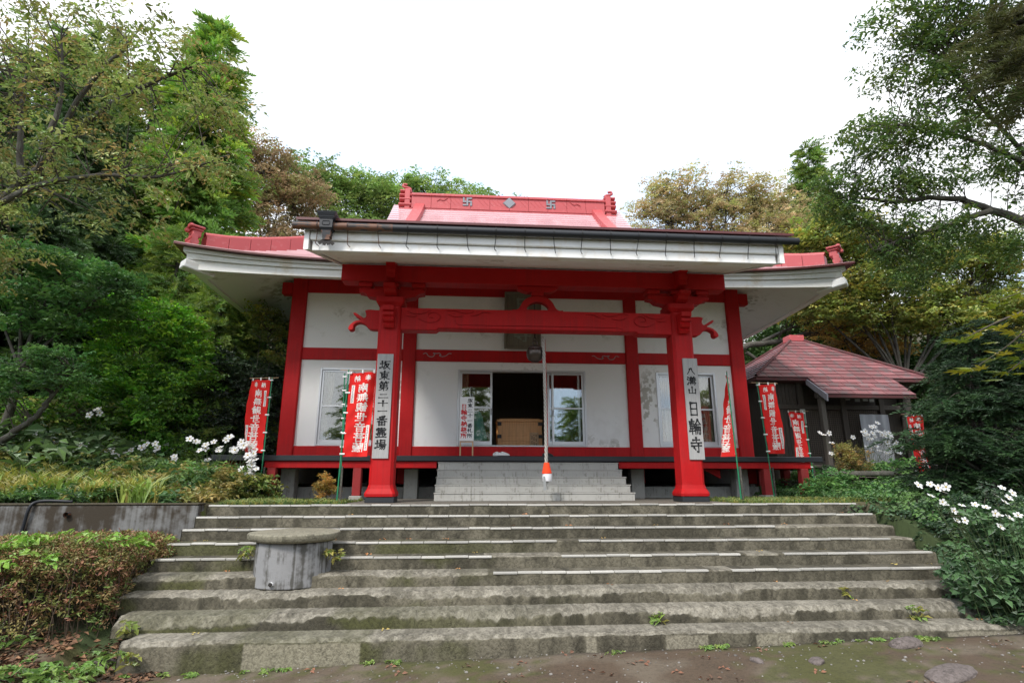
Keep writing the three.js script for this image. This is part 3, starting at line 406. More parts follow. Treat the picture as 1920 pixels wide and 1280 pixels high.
// ---------------------------------------------------------------- porch in front of the hall
{
  const porch = sub(hall, 'porch_roof'), SX = 3.8, sl = 0.285, z0 = 5.12, y0 = 3.925, zi = 1.62;
  const sy = (z) => y0 + (z0 - z) * sl;
  part(porch, 'soffit', uvM(soup([[V(-SX, sy(z0), z0), V(-SX, sy(zi), zi), V(SX, sy(zi), zi), V(SX, sy(z0), z0)]])), M.plaster);
  part(porch, 'roof_sheet', uvM(soup([[V(-4.06, 4.40, 5.30), V(4.1, 4.40, 5.30), V(4.1, 5.75, 0.62), V(-4.06, 5.75, 0.62)], [V(-4.06, 4.36, 5.30), V(4.1, 4.36, 5.30), V(4.1, 4.40, 5.30), V(-4.06, 4.40, 5.30)], [V(-4.06, 4.36, 5.30), V(-4.06, 5.70, 0.62), V(4.1, 5.70, 0.62), V(4.1, 4.36, 5.30)]])), M.copper);
  part(porch, 'fascia_board', cb(-SX - 0.02, SX + 0.02, 3.905, 4.062, 5.0, 5.15, 0.008), M.white); part(porch, 'fascia_board', cb(-SX - 0.05, SX + 0.05, 4.07, 4.21, 4.95, 5.195, 0.01), M.white); part(porch, 'fascia_board', cb(-SX - 0.06, SX + 0.06, 4.218, 4.33, 4.95, 5.17, 0.008), M.white);
  for (const s of [-1, 1]) part(porch, 'bargeboard', prism([[5.21, 3.895], [5.21, 4.335], [zi, 4.335 + (5.21 - zi) * sl], [zi, 3.895 + (5.21 - zi) * sl]], s < 0 ? -SX - 0.14 : SX + 0.06, s < 0 ? -SX - 0.06 : SX + 0.14, 'zy', 0.008), M.white);
  for (const [a, b, m] of [[-4.1, -2.55, M.rust], [-2.548, 0.6, M.gutter], [0.602, 4.16, M.gutter]]) part(porch, 'gutter', tube([V(a, 4.262, 5.29), V(b, 4.262, 5.29)], 0.062, 14), m);
  for (let k = 0; k < 17; k++) { const x = -3.72 + k * 0.468, j = (k * 37 % 11 - 5) * 0.004; part(porch, 'gutter_hook', merged([tube(smooth([V(x, 4.262 + 0.066, 5.30), V(x, 4.262, 5.358), V(x, 4.196, 5.30), V(x + j * 0.3, 4.15, 5.27), V(x + j, 4.05, 5.235), V(x + j * 1.5, 4.0, 5.22), V(x + j + 0.028, 3.975, 5.16)], 26), 0.0065, 5), tube([V(x - 0.008, 4.262, 5.29), V(x + 0.008, 4.262, 5.29)], 0.068, 14)]), k < 3 ? M.rust : M.iron); }
  // rainwater head, its lower half broken open
  const head = sub(hall, 'rain_head'), cx = -3.57, fr = (w0, d0, ya, w1, d1, yb, sk = 0) => { const q = []; for (const [w, d, y, o] of [[w0, d0, ya, sk], [w1, d1, yb, 0]]) for (const [i, j] of [[-1, -1], [1, -1], [1, 1], [-1, 1]]) q.push(V(cx + i * w + o, y, 5.30 + j * d)); return uvM(soup(outward([[q[0], q[1], q[2], q[3]], [q[4], q[5], q[6], q[7]], [q[0], q[1], q[5], q[4]], [q[1], q[2], q[6], q[5]], [q[2], q[3], q[7], q[6]], [q[3], q[0], q[4], q[7]]], V(cx, (ya + yb) / 2, 5.3)))); };
  part(head, 'funnel', merged([fr(0.14, 0.13, 4.42, 0.15, 0.14, 4.455), fr(0.13, 0.12, 4.395, 0.138, 0.128, 4.418), fr(0.118, 0.11, 4.365, 0.126, 0.117, 4.392), fr(0.106, 0.1, 4.34, 0.114, 0.107, 4.362), fr(0.098, 0.092, 4.2, 0.1, 0.094, 4.338), fr(0.078, 0.07, 4.165, 0.09, 0.085, 4.197)]), M.gutter);
  part(head, 'worn_neck', merged([fr(0.06, 0.055, 4.06, 0.074, 0.066, 4.163, 0.012), fr(0.05, 0.05, 4.01, 0.058, 0.053, 4.058, 0.015)]), M.rust, 'rusted orange neck of the rain head');
  part(head, 'moulding', merged([[-0.05, 0.05, 4.235, 4.245], [-0.05, 0.05, 4.3, 4.31], [-0.06, -0.05, 4.245, 4.3], [0.05, 0.06, 4.245, 4.3]].map(([a, b, c, d]) => cb(cx + a, cx + b, c, d, 5.39, 5.402, 0.003))), M.gutter);
  for (const [a, l] of [[-0.9, 0.11], [-0.25, 0.1], [0.35, 0.1], [0.85, 0.13]]) { const p = V(cx + 0.01 + Math.sin(a) * 0.03, 4.012, 5.33), e = p.clone().add(V(Math.sin(a) * l, -Math.cos(a) * l, 0.02)), w = V(Math.cos(a), Math.sin(a), 0).multiplyScalar(0.032); part(head, 'torn_flap', uvM(soup([[p.clone().sub(w), p.clone().add(w), e.clone().addScaledVector(w, 0.9), e.clone().addScaledVector(w, -0.6)], [p.clone().add(V(0, 0, -0.004)).sub(w), e.clone().add(V(0, 0, -0.004)).addScaledVector(w, -0.6), e.clone().add(V(0, 0, -0.004)).addScaledVector(w, 0.9), p.clone().add(V(0, 0, -0.004)).add(w)]])), M.dark); }
}
// posts with flared feet
for (const s of [-1, 1]) {
  const px = s * 2.81, pz = 3.2, post = sub(hall, 'porch_post');
  const oct = (w, c) => [[-w + c, -w], [w - c, -w], [w, -w + c], [w, w - c], [w - c, w], [-w + c, w], [-w, w - c], [-w, -w + c]];
  const loft = (prof) => { const F = []; for (let k = 0; k + 1 < prof.length; k++) { const [w0, c0, ya] = prof[k], [w1, c1, yb] = prof[k + 1], A = oct(w0, c0), B = oct(w1, c1); for (let i = 0; i < 8; i++) { const j = (i + 1) % 8; F.push([V(px + A[j][0], ya, pz + A[j][1]), V(px + A[i][0], ya, pz + A[i][1]), V(px + B[i][0], yb, pz + B[i][1]), V(px + B[j][0], yb, pz + B[j][1])]); } } return uvM(soup(F)); };
  part(post, 'shaft', loft([[0.21, 0.05, 0.302], [0.205, 0.05, 3.56]]), M.red);
  part(post, 'foot', loft([[0.2, 0.03, 0.102], [0.262, 0.04, 0.104], [0.268, 0.04, 0.15], [0.255, 0.045, 0.185], [0.228, 0.05, 0.235], [0.213, 0.05, 0.3], [0.19, 0.05, 0.301]]), M.red);
  part(post, 'plinth', cb(px - 0.25, px + 0.25, 0.0, 0.101, pz - 0.25, pz + 0.25, 0.01), M.black);
  // bracket complex over the post
  const br = sub(hall, 'bracket_set'), bx = (w, ya, yb, d) => cb(px - w, px + w, ya, yb, pz - d, pz + d, 0.012);
  const boat = (half, ya, yb) => [[-half, yb], [-half, yb - (yb - ya) * 0.35], [-half * 0.82, yb - (yb - ya) * 0.45], [-half * 0.72, ya + (yb - ya) * 0.25], [-half * 0.5, ya + (yb - ya) * 0.1], [-half * 0.42, ya], [half * 0.42, ya], [half * 0.5, ya + (yb - ya) * 0.1], [half * 0.72, ya + (yb - ya) * 0.25], [half * 0.82, yb - (yb - ya) * 0.45], [half, yb - (yb - ya) * 0.35], [half, yb]];
  part(br, 'bearing_block', merged([loft([[0.19, 0.02, 3.562], [0.26, 0.02, 3.64], [0.26, 0.02, 3.735], [0.2, 0.02, 3.7352]])]), M.red);
  part(br, 'bracket_arm', prism(boat(0.62, 3.737, 3.93).map(([a, b]) => [a + px, b]), pz - 0.12, pz + 0.12, 'xy', 0.01), M.red);
  part(br, 'bracket_arm', prism(boat(0.5, 3.739, 3.928).map(([a, b]) => [a + pz, b]), px - 0.11, px + 0.11, 'zy', 0.01), M.red);
  for (const o of [-0.5, 0, 0.5]) part(br, 'small_block', merged([cb(px + o - 0.1, px + o + 0.1, 3.932, 3.97, pz - 0.1, pz + 0.1, 0.01), cb(px + o - 0.13, px + o + 0.13, 3.971, 4.055, pz - 0.13, pz + 0.13, 0.01)]), M.red);
  part(br, 'rafter_nose', prism([[3.3, 4.06], [3.62, 4.06], [3.6, 4.16], [3.66, 4.2], [3.64, 4.3], [3.72, 4.33], [3.3, 4.45]], px - 0.085, px + 0.085, 'zy', 0.008), M.red);
  // stepped nose on the front of the post and carved trunk to the side
  part(hall, 'beam_nose', prism([[3.38, 3.14], [3.48, 3.12], [3.53, 3.17], [3.5, 3.21], [3.57, 3.23], [3.6, 3.27], [3.58, 3.31], [3.64, 3.33], [3.64, 3.38], [3.6, 3.4], [3.66, 3.42], [3.67, 3.5], [3.38, 3.52]], px - 0.1, px + 0.1, 'zy', 0.008), M.red);
  const nose = new THREE.Shape(); nose.moveTo(0, 3.13); nose.lineTo(0.1, 3.13); nose.bezierCurveTo(0.22, 3.13, 0.22, 3.21, 0.28, 3.24); nose.bezierCurveTo(0.36, 3.28, 0.42, 3.26, 0.46, 3.22); nose.bezierCurveTo(0.48, 3.19, 0.45, 3.15, 0.49, 3.12); nose.bezierCurveTo(0.54, 3.09, 0.59, 3.13, 0.56, 3.18); nose.bezierCurveTo(0.54, 3.24, 0.46, 3.3, 0.4, 3.31); nose.lineTo(0.34, 3.325); nose.lineTo(0.46, 3.4); nose.lineTo(0.5, 3.45); nose.lineTo(0.46, 3.46); nose.lineTo(0.29, 3.355); nose.bezierCurveTo(0.24, 3.38, 0.24, 3.42, 0.28, 3.5); nose.bezierCurveTo(0.2, 3.55, 0.1, 3.5, 0, 3.52); nose.closePath();
  const ng = prism(nose, 3.12, 3.28, 'xy', 0.01); if (s < 0) { const p = ng.attributes.position; for (let i = 0; i < p.count; i++) p.setX(i, -p.getX(i)); for (let i = 0; i < p.count; i += 3) { const t = [p.getX(i), p.getY(i), p.getZ(i)]; p.setXYZ(i, p.getX(i + 1), p.getY(i + 1), p.getZ(i + 1)); p.setXYZ(i + 1, ...t); } ng.computeVertexNormals(); }
  ng.translate(s * 3.02, 0, 0); part(hall, 'elephant_nose', uvM(ng), M.red);
}
{ // rainbow beam between the posts, its face cut with scroll grooves; frog-leg strut; upper beam
  const z0 = 3.1, z1 = 3.36, a = 2.6;
  part(hall, 'rainbow_beam', prism([[-a, 3.115], [-1.95, 3.115], [-1.9, 3.155], [1.9, 3.155], [1.95, 3.115], [a, 3.115], [a, 3.54], [-a, 3.545]], z0, z1, 'xy', 0.006), M.red);
  const face = new THREE.Shape([[-a, 3.125], [-1.955, 3.125], [-1.905, 3.165], [1.905, 3.165], [1.955, 3.125], [a, 3.125], [a, 3.535], [-a, 3.54]].map((q) => new THREE.Vector2(...q)));
  const groove = (pts, w) => { const c = new THREE.CatmullRomCurve3(pts.map(([x, y]) => V(x, y, 0))), n = 26, L = [], R = []; for (let k = 0; k <= n; k++) { const p = c.getPoint(k / n), t = c.getTangent(k / n), h = w * (0.25 + 0.75 * Math.sin(Math.PI * clamp(k / n, 0.06, 0.94))); L.push(new THREE.Vector2(p.x - t.y * h, p.y + t.x * h)); R.unshift(new THREE.Vector2(p.x + t.y * h, p.y - t.x * h)); } face.holes.push(new THREE.Path([...L, ...R])); };
  for (const s of [-1, 1]) for (const [pts, w] of [[[[2.5, 3.49], [2.36, 3.42], [2.2, 3.43], [2.05, 3.5]], 0.013], [[[2.28, 3.33], [2.12, 3.26], [1.93, 3.28], [1.86, 3.37], [1.95, 3.45], [2.08, 3.43], [2.09, 3.37], [2.0, 3.355]], 0.014], [[[2.5, 3.38], [2.4, 3.36], [2.3, 3.39]], 0.012], [[[1.76, 3.5], [1.6, 3.5], [1.48, 3.46], [1.36, 3.45], [1.24, 3.49]], 0.012], [[[1.72, 3.43], [1.6, 3.38], [1.5, 3.385], [1.43, 3.41]], 0.012], [[[1.3, 3.4], [1.18, 3.42], [1.05, 3.48], [0.92, 3.475]], 0.011]]) groove(pts.map(([x, y]) => [s * x, y]), w);
  groove([[-1.6, 3.34], [-1.55, 3.24], [-1.35, 3.226], [0, 3.226], [1.35, 3.226], [1.55, 3.22], [1.66, 3.175]], 0.008);
  part(hall, 'carved_beam_face', prism(face, z1 + 0.001, z1 + 0.022), M.red);
  const k = new THREE.Shape(); k.moveTo(-0.5, 3.548); k.lineTo(-0.49, 3.59); k.bezierCurveTo(-0.44, 3.57, -0.4, 3.58, -0.36, 3.62); k.bezierCurveTo(-0.3, 3.7, -0.3, 3.86, 0, 3.87); k.bezierCurveTo(0.3, 3.86, 0.3, 3.7, 0.36, 3.62); k.bezierCurveTo(0.4, 3.58, 0.44, 3.57, 0.49, 3.59); k.lineTo(0.5, 3.548); k.closePath();
  const h = new THREE.Path(); h.moveTo(-0.21, 3.575); h.bezierCurveTo(-0.26, 3.66, -0.12, 3.76, 0, 3.76); h.bezierCurveTo(0.12, 3.76, 0.26, 3.66, 0.21, 3.575); h.closePath(); k.holes.push(h);
  part(hall, 'frog_leg_strut', prism(k, 3.16, 3.3, 'xy', 0.008), M.red);
  part(hall, 'strut_bracket', merged([prism([[-0.4, 4.055], [-0.39, 4.01], [-0.3, 3.97], [-0.22, 3.945], [0.22, 3.945], [0.3, 3.97], [0.39, 4.01], [0.4, 4.055]], 3.14, 3.32, 'xy', 0.006), cb(-0.12, 0.12, 3.872, 3.944, 3.14, 3.32, 0.01)]), M.red);
  part(hall, 'upper_beam', cb(-3.76, 3.76, 4.058, 4.385, 3.08, 3.4, 0.012), M.red);
}
// ---- veranda
{
  const v = sub(hall, 'veranda'), X = 6.55;
  part(v, 'deck', cb(-X, X, VY - 0.05, VY, 0.1, 1.36, 0.006), M.darkWood); for (const s of [-1, 1]) part(v, 'deck', cb(s < 0 ? -X : 5.74, s < 0 ? -5.74 : X, VY - 0.05, VY, -9.5, 0.098, 0.006), M.darkWood);
  part(v, 'edge_beam', cb(-X - 0.02, X + 0.02, 0.772, VY + 0.006, 1.362, 1.475, 0.012), M.black);
  for (const [a, b] of [[-5.5, -1.96], [1.96, 6.3]]) part(v, 'joist', cb(a, b, 0.63, 0.77, 1.28, 1.42, 0.008), M.red);
  part(v, 'joist', cb(-6.4, -6.26, 0.63, 0.77, -9.4, 1.2, 0.008), M.red); part(v, 'joist', cb(6.26, 6.4, 0.63, 0.77, -9.4, 1.2, 0.008), M.red);
  const fadedRed = std({ map: T.red, color: rgb(0.75, 4.5, 3.5), roughness: 0.8 });
  for (const x of [-5.345, -3.6, 5.27, 6.14]) { part(v, 'veranda_post', cb(x - 0.085, x + 0.085, 0.07, 0.63, 1.27, 1.44, 0.01), fadedRed); part(v, 'footing', cb(x - 0.13, x + 0.13, -0.1, 0.069, 1.2, 1.5, 0.012), M.pale); }
  for (const [x, z] of [[-6.33, 0.2], [6.33, 0.3], [-6.33, -2], [6.33, -2], [6.33, -0.9]]) { part(v, 'veranda_post', cb(x - 0.085, x + 0.085, 0.0, 0.63, z - 0.085, z + 0.085, 0.01), fadedRed); }
  for (const x of [-5.2, -2.55, 2.55, 5.0]) part(v, 'pier', cb(x - 0.15, x + 0.15, -0.1, 0.63, 0.5, 0.8, 0.01), M.pale);
  part(v, 'foundation', cb(-5.6, 5.6, -0.1, 0.24, 0.15, 0.4, 0.015), M.pale);
  for (const s of [-1, 1]) part(v, 'side_foundation', box(s < 0 ? -5.7 : 5.6, s < 0 ? -5.6 : 5.7, -0.1, 0.82, -9.8, 0.0), M.pale);
  part(v, 'brace', prism([[4.02, 0.62], [4.4, 0.62], [4.4, 0.42]], 0.95, 1.0), M.red);
}
// ---- short stair from the landing to the veranda
{
  const st = thing('porch_stair', 'pale concrete five-step stair below the sliding door', 'stair');
  for (let k = 0; k < 5; k++) { const z1 = 2.668 - k * 0.29, y1 = 0.15 * (k + 1), r = rngOf(7 + k); const step = part(st, 'step', cb(-1.92, 1.92, y1 - 0.15, y1 - 0.0215, 1.36, z1 - 0.012, 0.005), M.pale); for (let q = 0; q < 16; q++) { const a = -1.935 + q * 0.2419; part(step, 'nosing_tile', cb(a + 0.001, a + 0.2405, y1 - 0.021, y1 + (r() - 0.5) * 0.003, z1 - 0.31, z1 + (r() - 0.5) * 0.003, 0.004), M.pale); } }
}
// ---------------------------------------------------------------- brush lettering, drawn stroke by stroke on a 100 x 100 grid
const THREAD = '26,5 12,22 26,34;40,18 10,48;12,48 42,44;26,46 26,94;14,62 6,82;36,60 44,76;', EARTH = '8,38 40,34;24,12 24,80;5,82 42,72;';
const GLYPH = {
  一: '10,52 90,48', 二: '22,30 78,28;8,78 92,76', 十: '8,45 92,43;50,8 50,95', 八: '38,25 30,55 8,85;55,18 68,55 94,85', 山: '50,10 50,82;15,40 15,82 86,80;86,38 86,88',
  日: '25,12 25,92;25,14 76,12 76,92;25,50 76,50;25,88 76,88',
  坂: EARTH + '48,16 94,12;52,16 50,50 38,92;56,40 86,38 74,65 44,95;58,48 70,72 97,94',
  東: '12,20 88,18;25,35 25,64;25,35 76,34 75,62;25,48 75,48;25,63 75,62;50,5 50,97;48,62 30,80 6,92;52,62 70,80 96,90',
  第: '28,4 20,16 8,26;22,14 46,12;32,16 36,26;66,4 60,14 50,24;60,13 92,10;72,15 77,25;18,36 78,34 77,50;20,50 78,50;20,50 16,66;16,66 86,64 82,84 70,90;50,30 50,98;46,68 30,84 8,94',
  番: '72,6 24,14;30,18 38,28;68,14 60,28;8,34 92,32;50,10 50,56;46,36 28,50 8,58;54,36 72,50 94,58;24,62 24,96;24,62 77,60 77,96;24,78 77,78;50,62 50,94;24,94 77,94',
  霊: '20,8 80,6;10,20 10,34;10,20 90,18 86,30;50,8 50,44;24,27 40,29;24,38 40,40;60,27 76,29;60,38 76,40;22,50 78,49;8,62 92,60;38,62 38,90;60,62 60,90;18,70 26,84;82,70 72,84;6,94 94,92',
  場: '6,40 36,36;20,14 20,78;4,82 38,70;48,8 48,40;48,8 86,6 86,40;48,24 86,24;48,40 86,40;38,52 97,50;54,52 36,76;52,64 90,62 86,88 76,96;66,64 44,92;80,64 60,94',
  溝: '12,10 24,20;6,34 18,44;6,92 24,60;34,20 96,18;48,6 48,42;80,6 80,42;36,31 94,30;30,44 98,42;64,18 64,92;42,54 40,96;42,54 88,53 88,92 80,96;42,66 88,66;32,78 98,77',
  輪: '6,18 44,16;10,30 10,62;10,30 40,29 40,60;10,45 40,45;10,61 40,60;4,76 46,74;25,5 25,96;72,5 62,22 46,38;72,6 84,22 98,36;60,36 84,35;52,50 52,96;52,50 93,49 92,90 86,95;52,68 92,68;65,52 65,92;79,52 79,92',
  寺: '22,18 78,16;50,4 50,34;8,36 92,34;10,54 90,52;66,40 66,92 54,88;30,64 42,78',
  奉: '18,16 82,14;24,28 76,27;8,42 92,40;50,4 46,36 8,68;52,40 70,56 94,66;32,58 68,57;26,72 74,71;50,48 50,97',
  納: THREAD + '54,24 52,95;54,24 94,22 94,88 84,92;74,6 72,40 58,68;74,40 88,62',
  南: '14,18 86,16;50,4 50,32;18,34 14,96;18,34 84,32 86,90 76,96;36,42 42,52;64,41 57,52;28,56 72,55;26,70 74,69;50,56 50,94',
  無: '26,4 8,26;20,15 90,13;10,36 90,35;4,58 96,57;24,16 24,57;41,16 41,57;58,16 58,57;76,16 76,57;14,72 8,90;36,72 40,88;58,72 64,88;78,70 92,90',
  観: '18,4 6,26;12,18 46,16;4,36 46,34;24,34 8,62;16,48 16,94;34,38 34,90;16,50 44,49;16,63 44,62;16,76 44,75;16,91 46,90;56,8 56,60;56,8 90,7 90,60;56,25 90,25;56,42 90,42;56,60 90,60;64,60 60,78 48,94;80,60 80,90 96,88 97,76',
  世: '4,42 96,38;26,14 26,88 94,86;50,8 50,64;74,8 74,64;50,64 74,63', 音: '50,2 50,14;16,18 84,16;32,22 38,36;68,20 60,36;6,42 94,40;26,54 26,96;26,54 76,53 76,96;26,73 76,73;26,92 76,92',
  菩: '8,14 92,12;32,4 32,24;68,4 68,24;22,32 78,31;36,36 40,46;66,35 60,46;6,52 94,50;28,62 28,96;28,62 74,61 74,96;28,92 74,92',
  薩: '8,12 92,10;32,3 32,20;68,3 68,20;12,30 12,96;12,30 34,29 24,46 34,60 22,66;62,22 62,32;44,34 96,33;52,38 56,46;86,37 80,46;42,50 96,49;44,50 40,78 30,96;60,52 52,66;54,62 92,61;74,54 74,92;56,76 90,75;46,94 98,92',
  経: THREAD + '54,12 90,10 74,34 48,46;60,18 76,34 97,46;54,60 92,59;72,46 72,90;46,92 98,90', 札: '6,30 50,28;28,6 28,96;28,34 6,66;30,40 46,58;64,8 64,86 96,84 96,68',
  所: '6,12 46,10;14,26 14,46 4,92;14,26 42,25 42,48;14,48 42,47;90,6 58,18;58,18 58,50 46,92;58,42 97,40;78,42 78,97',
};
function write(ctx, ch, x, y, w, h, ink, weight) { // brush strokes: heavy where they start, lighter towards the end
  ctx.fillStyle = ink;
  for (const stroke of GLYPH[ch].split(';')) {
    const p = stroke.split(' ').map((q) => q.split(',').map(Number)); let total = 0; for (let i = 1; i < p.length; i++) total += Math.hypot(p[i][0] - p[i - 1][0], p[i][1] - p[i - 1][1]);
    let run = 0;
    for (let i = 1; i < p.length; i++) { const d = Math.hypot(p[i][0] - p[i - 1][0], p[i][1] - p[i - 1][1]), n = Math.ceil(d * 1.2); for (let k = 0; k <= n; k++) { const t = (run + d * k / n) / total, px = mix(p[i - 1][0], p[i][0], k / n), py = mix(p[i - 1][1], p[i][1], k / n), flat = Math.abs(p[i][1] - p[i - 1][1]) < 6; const r = weight * (flat ? 0.8 : 1) * (0.72 + 0.38 * Math.exp(-t * t * 40) - 0.22 * t + 0.34 * Math.exp(-((1 - t) ** 2) * 60) * (flat ? 1 : 0)); ctx.beginPath(); ctx.ellipse(x + px / 100 * w, y + py / 100 * h, r * w / 100, r * h / 100, 0, 0, 7); ctx.fill(); } run += d; }
  }
}
function canvas(w, h, draw) { const c = document.createElement('canvas'); c.width = w; c.height = h; draw(c.getContext('2d'), w, h); const t = new THREE.CanvasTexture(c); t.colorSpace = THREE.SRGBColorSpace; return t; }
const lettering = (t, rough = 0.8) => std({ map: t, transparent: true, roughness: rough });
const plane = (w, h, x, y, z) => new THREE.PlaneGeometry(w, h).translate(x, y, z);

// ---- two tall name boards on the porch posts
{
  const board = (x, y0, y1, label, chars) => {
    const o = thing('name_board', label, 'signboard'), w = 0.285, z = 3.412;
    part(o, 'board', cb(x - w / 2, x + w / 2, y0, y1, z, z + 0.026, 0.003), M.wood);
    const H = y1 - y0, t = canvas(256, Math.round(256 * H / w), (c, W, HH) => { for (const [ch, a, b, s, wt] of chars) write(c, ch, W * (0.5 - s / 2), HH * a, W * s, HH * (b - a), '#0d0e12', wt); });
    part(o, 'inscription', plane(w - 0.01, H - 0.01, x, (y0 + y1) / 2, z + 0.0285), lettering(t));
    return o;
  };
  const row = (txt, a, b, s, wt) => [...txt].map((ch, i, l) => { const q = (b - a) / l.length; return [ch, a + q * i + q * 0.06, a + q * (i + 1) - q * 0.06, s, wt]; });
  board(-2.84, 0.75, 2.63, 'weathered grey board with nine black characters on a red porch post, beside a banner', [...row('坂東第', 0.055, 0.37, 0.72, 8.5), ...row('二十一', 0.375, 0.595, 0.68, 9.5), ...row('番霊場', 0.595, 0.93, 0.72, 8.5)]);
  board(2.895, 0.745, 2.64, 'weathered grey board with six black characters, the lower three larger, on a porch post', [...row('八溝山', 0.08, 0.375, 0.62, 8.5), ...row('日輪寺', 0.42, 0.955, 0.84, 8)]);
}
// ---- standing sign on the veranda
{
  const o = thing('standing_sign', 'white sign with black and red characters on two wooden legs by the door', 'sign'), x0 = -1.495, x1 = -1.185, z = 1.2;
  for (const x of [x0 + 0.02, x1 - 0.02]) part(o, 'leg', cb(x - 0.015, x + 0.015, VY, 2.1, z - 0.03, z - 0.002, 0.003), M.tan);
  part(o, 'rail', cb(x0 + 0.036, x1 - 0.036, 1.185, 1.21, z - 0.028, z - 0.004, 0.003), M.tan);
  part(o, 'panel', cb(x0, x1, 1.215, 2.18, z, z + 0.014, 0.003), M.whitePlastic);
  const t = canvas(256, 790, (c, W, H) => { [...'坂東二十一番札所'].forEach((ch, i) => write(c, ch, W * 0.53, H * (0.03 + i * 0.116), W * 0.38, H * 0.1, '#15151c', 9)); [...'日輪寺納経所'].forEach((ch, i) => write(c, ch, W * 0.06, H * (0.16 + i * 0.134), W * 0.44, H * 0.122, '#c00d18', 10)); });
  part(o, 'inscription', plane(x1 - x0 - 0.01, 0.95, (x0 + x1) / 2, 1.6975, z + 0.0165), lettering(t, 0.5));
}
// ---- prayer banners: green pole, cross bar, loops and a red cloth printed in white
const bannerPrint = canvas(288, 960, (c, W, H) => {
  c.fillStyle = '#e8140c'; c.fillRect(0, 0, W, H);
  const white = '#f6f3ee'; write(c, '奉', W * 0.14, H * 0.035, W * 0.24, H * 0.075, white, 8); write(c, '納', W * 0.56, H * 0.035, W * 0.24, H * 0.075, white, 8);
  [...'南無観世音菩薩'].forEach((ch, i) => write(c, ch, W * 0.21, H * (0.135 + i * 0.117), W * 0.44, H * 0.108, white, 8.5));
  for (const [x, y, h] of [[0.76, 0.15, 0.22], [0.05, 0.63, 0.3]]) { c.fillStyle = white; c.fillRect(W * x, H * y, W * 0.13, H * h); c.fillStyle = '#8a8388'; for (let k = 0; k < 14; k++) c.fillRect(W * (x + 0.04) + (k % 3) * 2, H * (y + 0.012 + k * h / 15), W * 0.05, H * h / 24); }
});
const bannerCloth = phys({ map: bannerPrint, roughness: 1, transmission: 0.3, thickness: 0, side: THREE.DoubleSide, bumpMap: T.cloth, bumpScale: 0.0003 });
function banner(label, base, topY, lean, dir, swing, seed, drop = 0.02) { // dir: unit vector from the pole along the cloth
  const o = thing('prayer_banner', label, 'banner', 'red prayer banners around the hall'), W = 0.45, H = 1.5, yTop = topY - drop, pole = (y) => V(base.x + lean.x * (y - base.y), y, base.z + lean.z * (y - base.y));
  part(o, 'pole', tube([pole(base.y - 0.03), pole(topY + 0.03)], [0.013, 0.011], 9), M.green);
  part(o, 'stake', cb(base.x + 0.028, base.x + 0.062, base.y - 0.05, base.y + 0.62, base.z - 0.045, base.z - 0.012, 0.004), M.bark);
  const a = pole(yTop + 0.035); part(o, 'cross_bar', tube([a.clone().addScaledVector(dir, -0.14), a.clone().addScaledVector(dir, W + 0.05)], 0.006, 6), M.tan);
  const nu = 18, nv = 42, g = new THREE.PlaneGeometry(1, 1, nu, nv), p = g.attributes.position, nrm = V(-dir.z, 0, dir.x), r = rngOf(seed), ph = r() * 6;
  const at = (u, v) => { const y = yTop - v * H, q = pole(y), d = u * W * (1 - 0.05 * v), f = swing * u * v * v, wv = 0.045 * Math.sqrt(u) * Math.sin(v * 4 + u * 5 + ph) + 0.016 * Math.sin(u * 11 + v * 6 + ph) * (0.3 + u) + 0.006 * Math.sin(v * 31 + u * 9 + ph); return q.addScaledVector(dir, d + 0.03).addScaledVector(nrm, f + wv).add(V(0, -0.012 * Math.sin(u * Math.PI * 2) * (1 - v) + 0.03 * Math.abs(f) * u, 0)); };
  for (let i = 0; i < p.count; i++) { const u = g.attributes.uv.getX(i), v = 1 - g.attributes.uv.getY(i), q = at(u, v); p.setXYZ(i, q.x, q.y, q.z); g.attributes.uv.setX(i, 1 - u); }
  g.computeVertexNormals(); part(o, 'cloth', g, bannerCloth);
  for (let k = 0; k < 5; k++) { const q = at(0, 0.01 + k * 0.24), s = pole(q.y); part(o, 'loop', tube([s.clone().addScaledVector(dir, -0.025), s.clone().addScaledVector(dir, 0.06)], 0.017, 7).scale(1, 1, 1), M.whitePlastic); }
  for (const u of [0.05, 0.5, 0.95]) { const q = at(u, 0.0); part(o, 'loop', tube([q.clone().add(V(0, -0.012, 0)), q.clone().add(V(0, 0.048, 0))], 0.015, 7), M.whitePlastic); }
  return o;
}
const unit = (x, z) => V(x, 0, z).normalize(), none = V(0, 0, 0);
banner('red banner with white characters by the veranda corner, white anemones below it', V(-5.43, 0.02, 1.75), 2.44, V(0.008, 0, 0), unit(-0.94, -0.2), 0.05, 1);
banner('red banner seen from behind, hiding the window beside the nine-character name board', V(-3.53, 0.0, 3.42), 2.3, V(0.018, 0, 0), unit(1, -0.06), 0.05, 2);
banner('red banner turned almost edge on beside the six-character name board', V(3.53, 0.0, 3.68), 2.32, V(-0.02, 0, 0), unit(0.42, -1), -0.30, 3);
banner('red banner seen from behind at the veranda end by the corner pillar', V(5.16, 0.03, 1.82), 2.46, V(-0.045, 0, 0), unit(1, -0.1), -0.1, 4);
banner('small-looking red banner beyond the veranda, in front of the dark shrine', V(7.86, 0.3, -1.02), 2.2, V(-0.02, 0, 0), unit(-1, 0.15), 0.02, 5);
banner('red banner beside the shrine porch, half hidden by the dark yew', V(10.52, 0.3, -0.7), 2.1, V(-0.02, 0, 0), unit(1, -0.1), 0.02, 6);
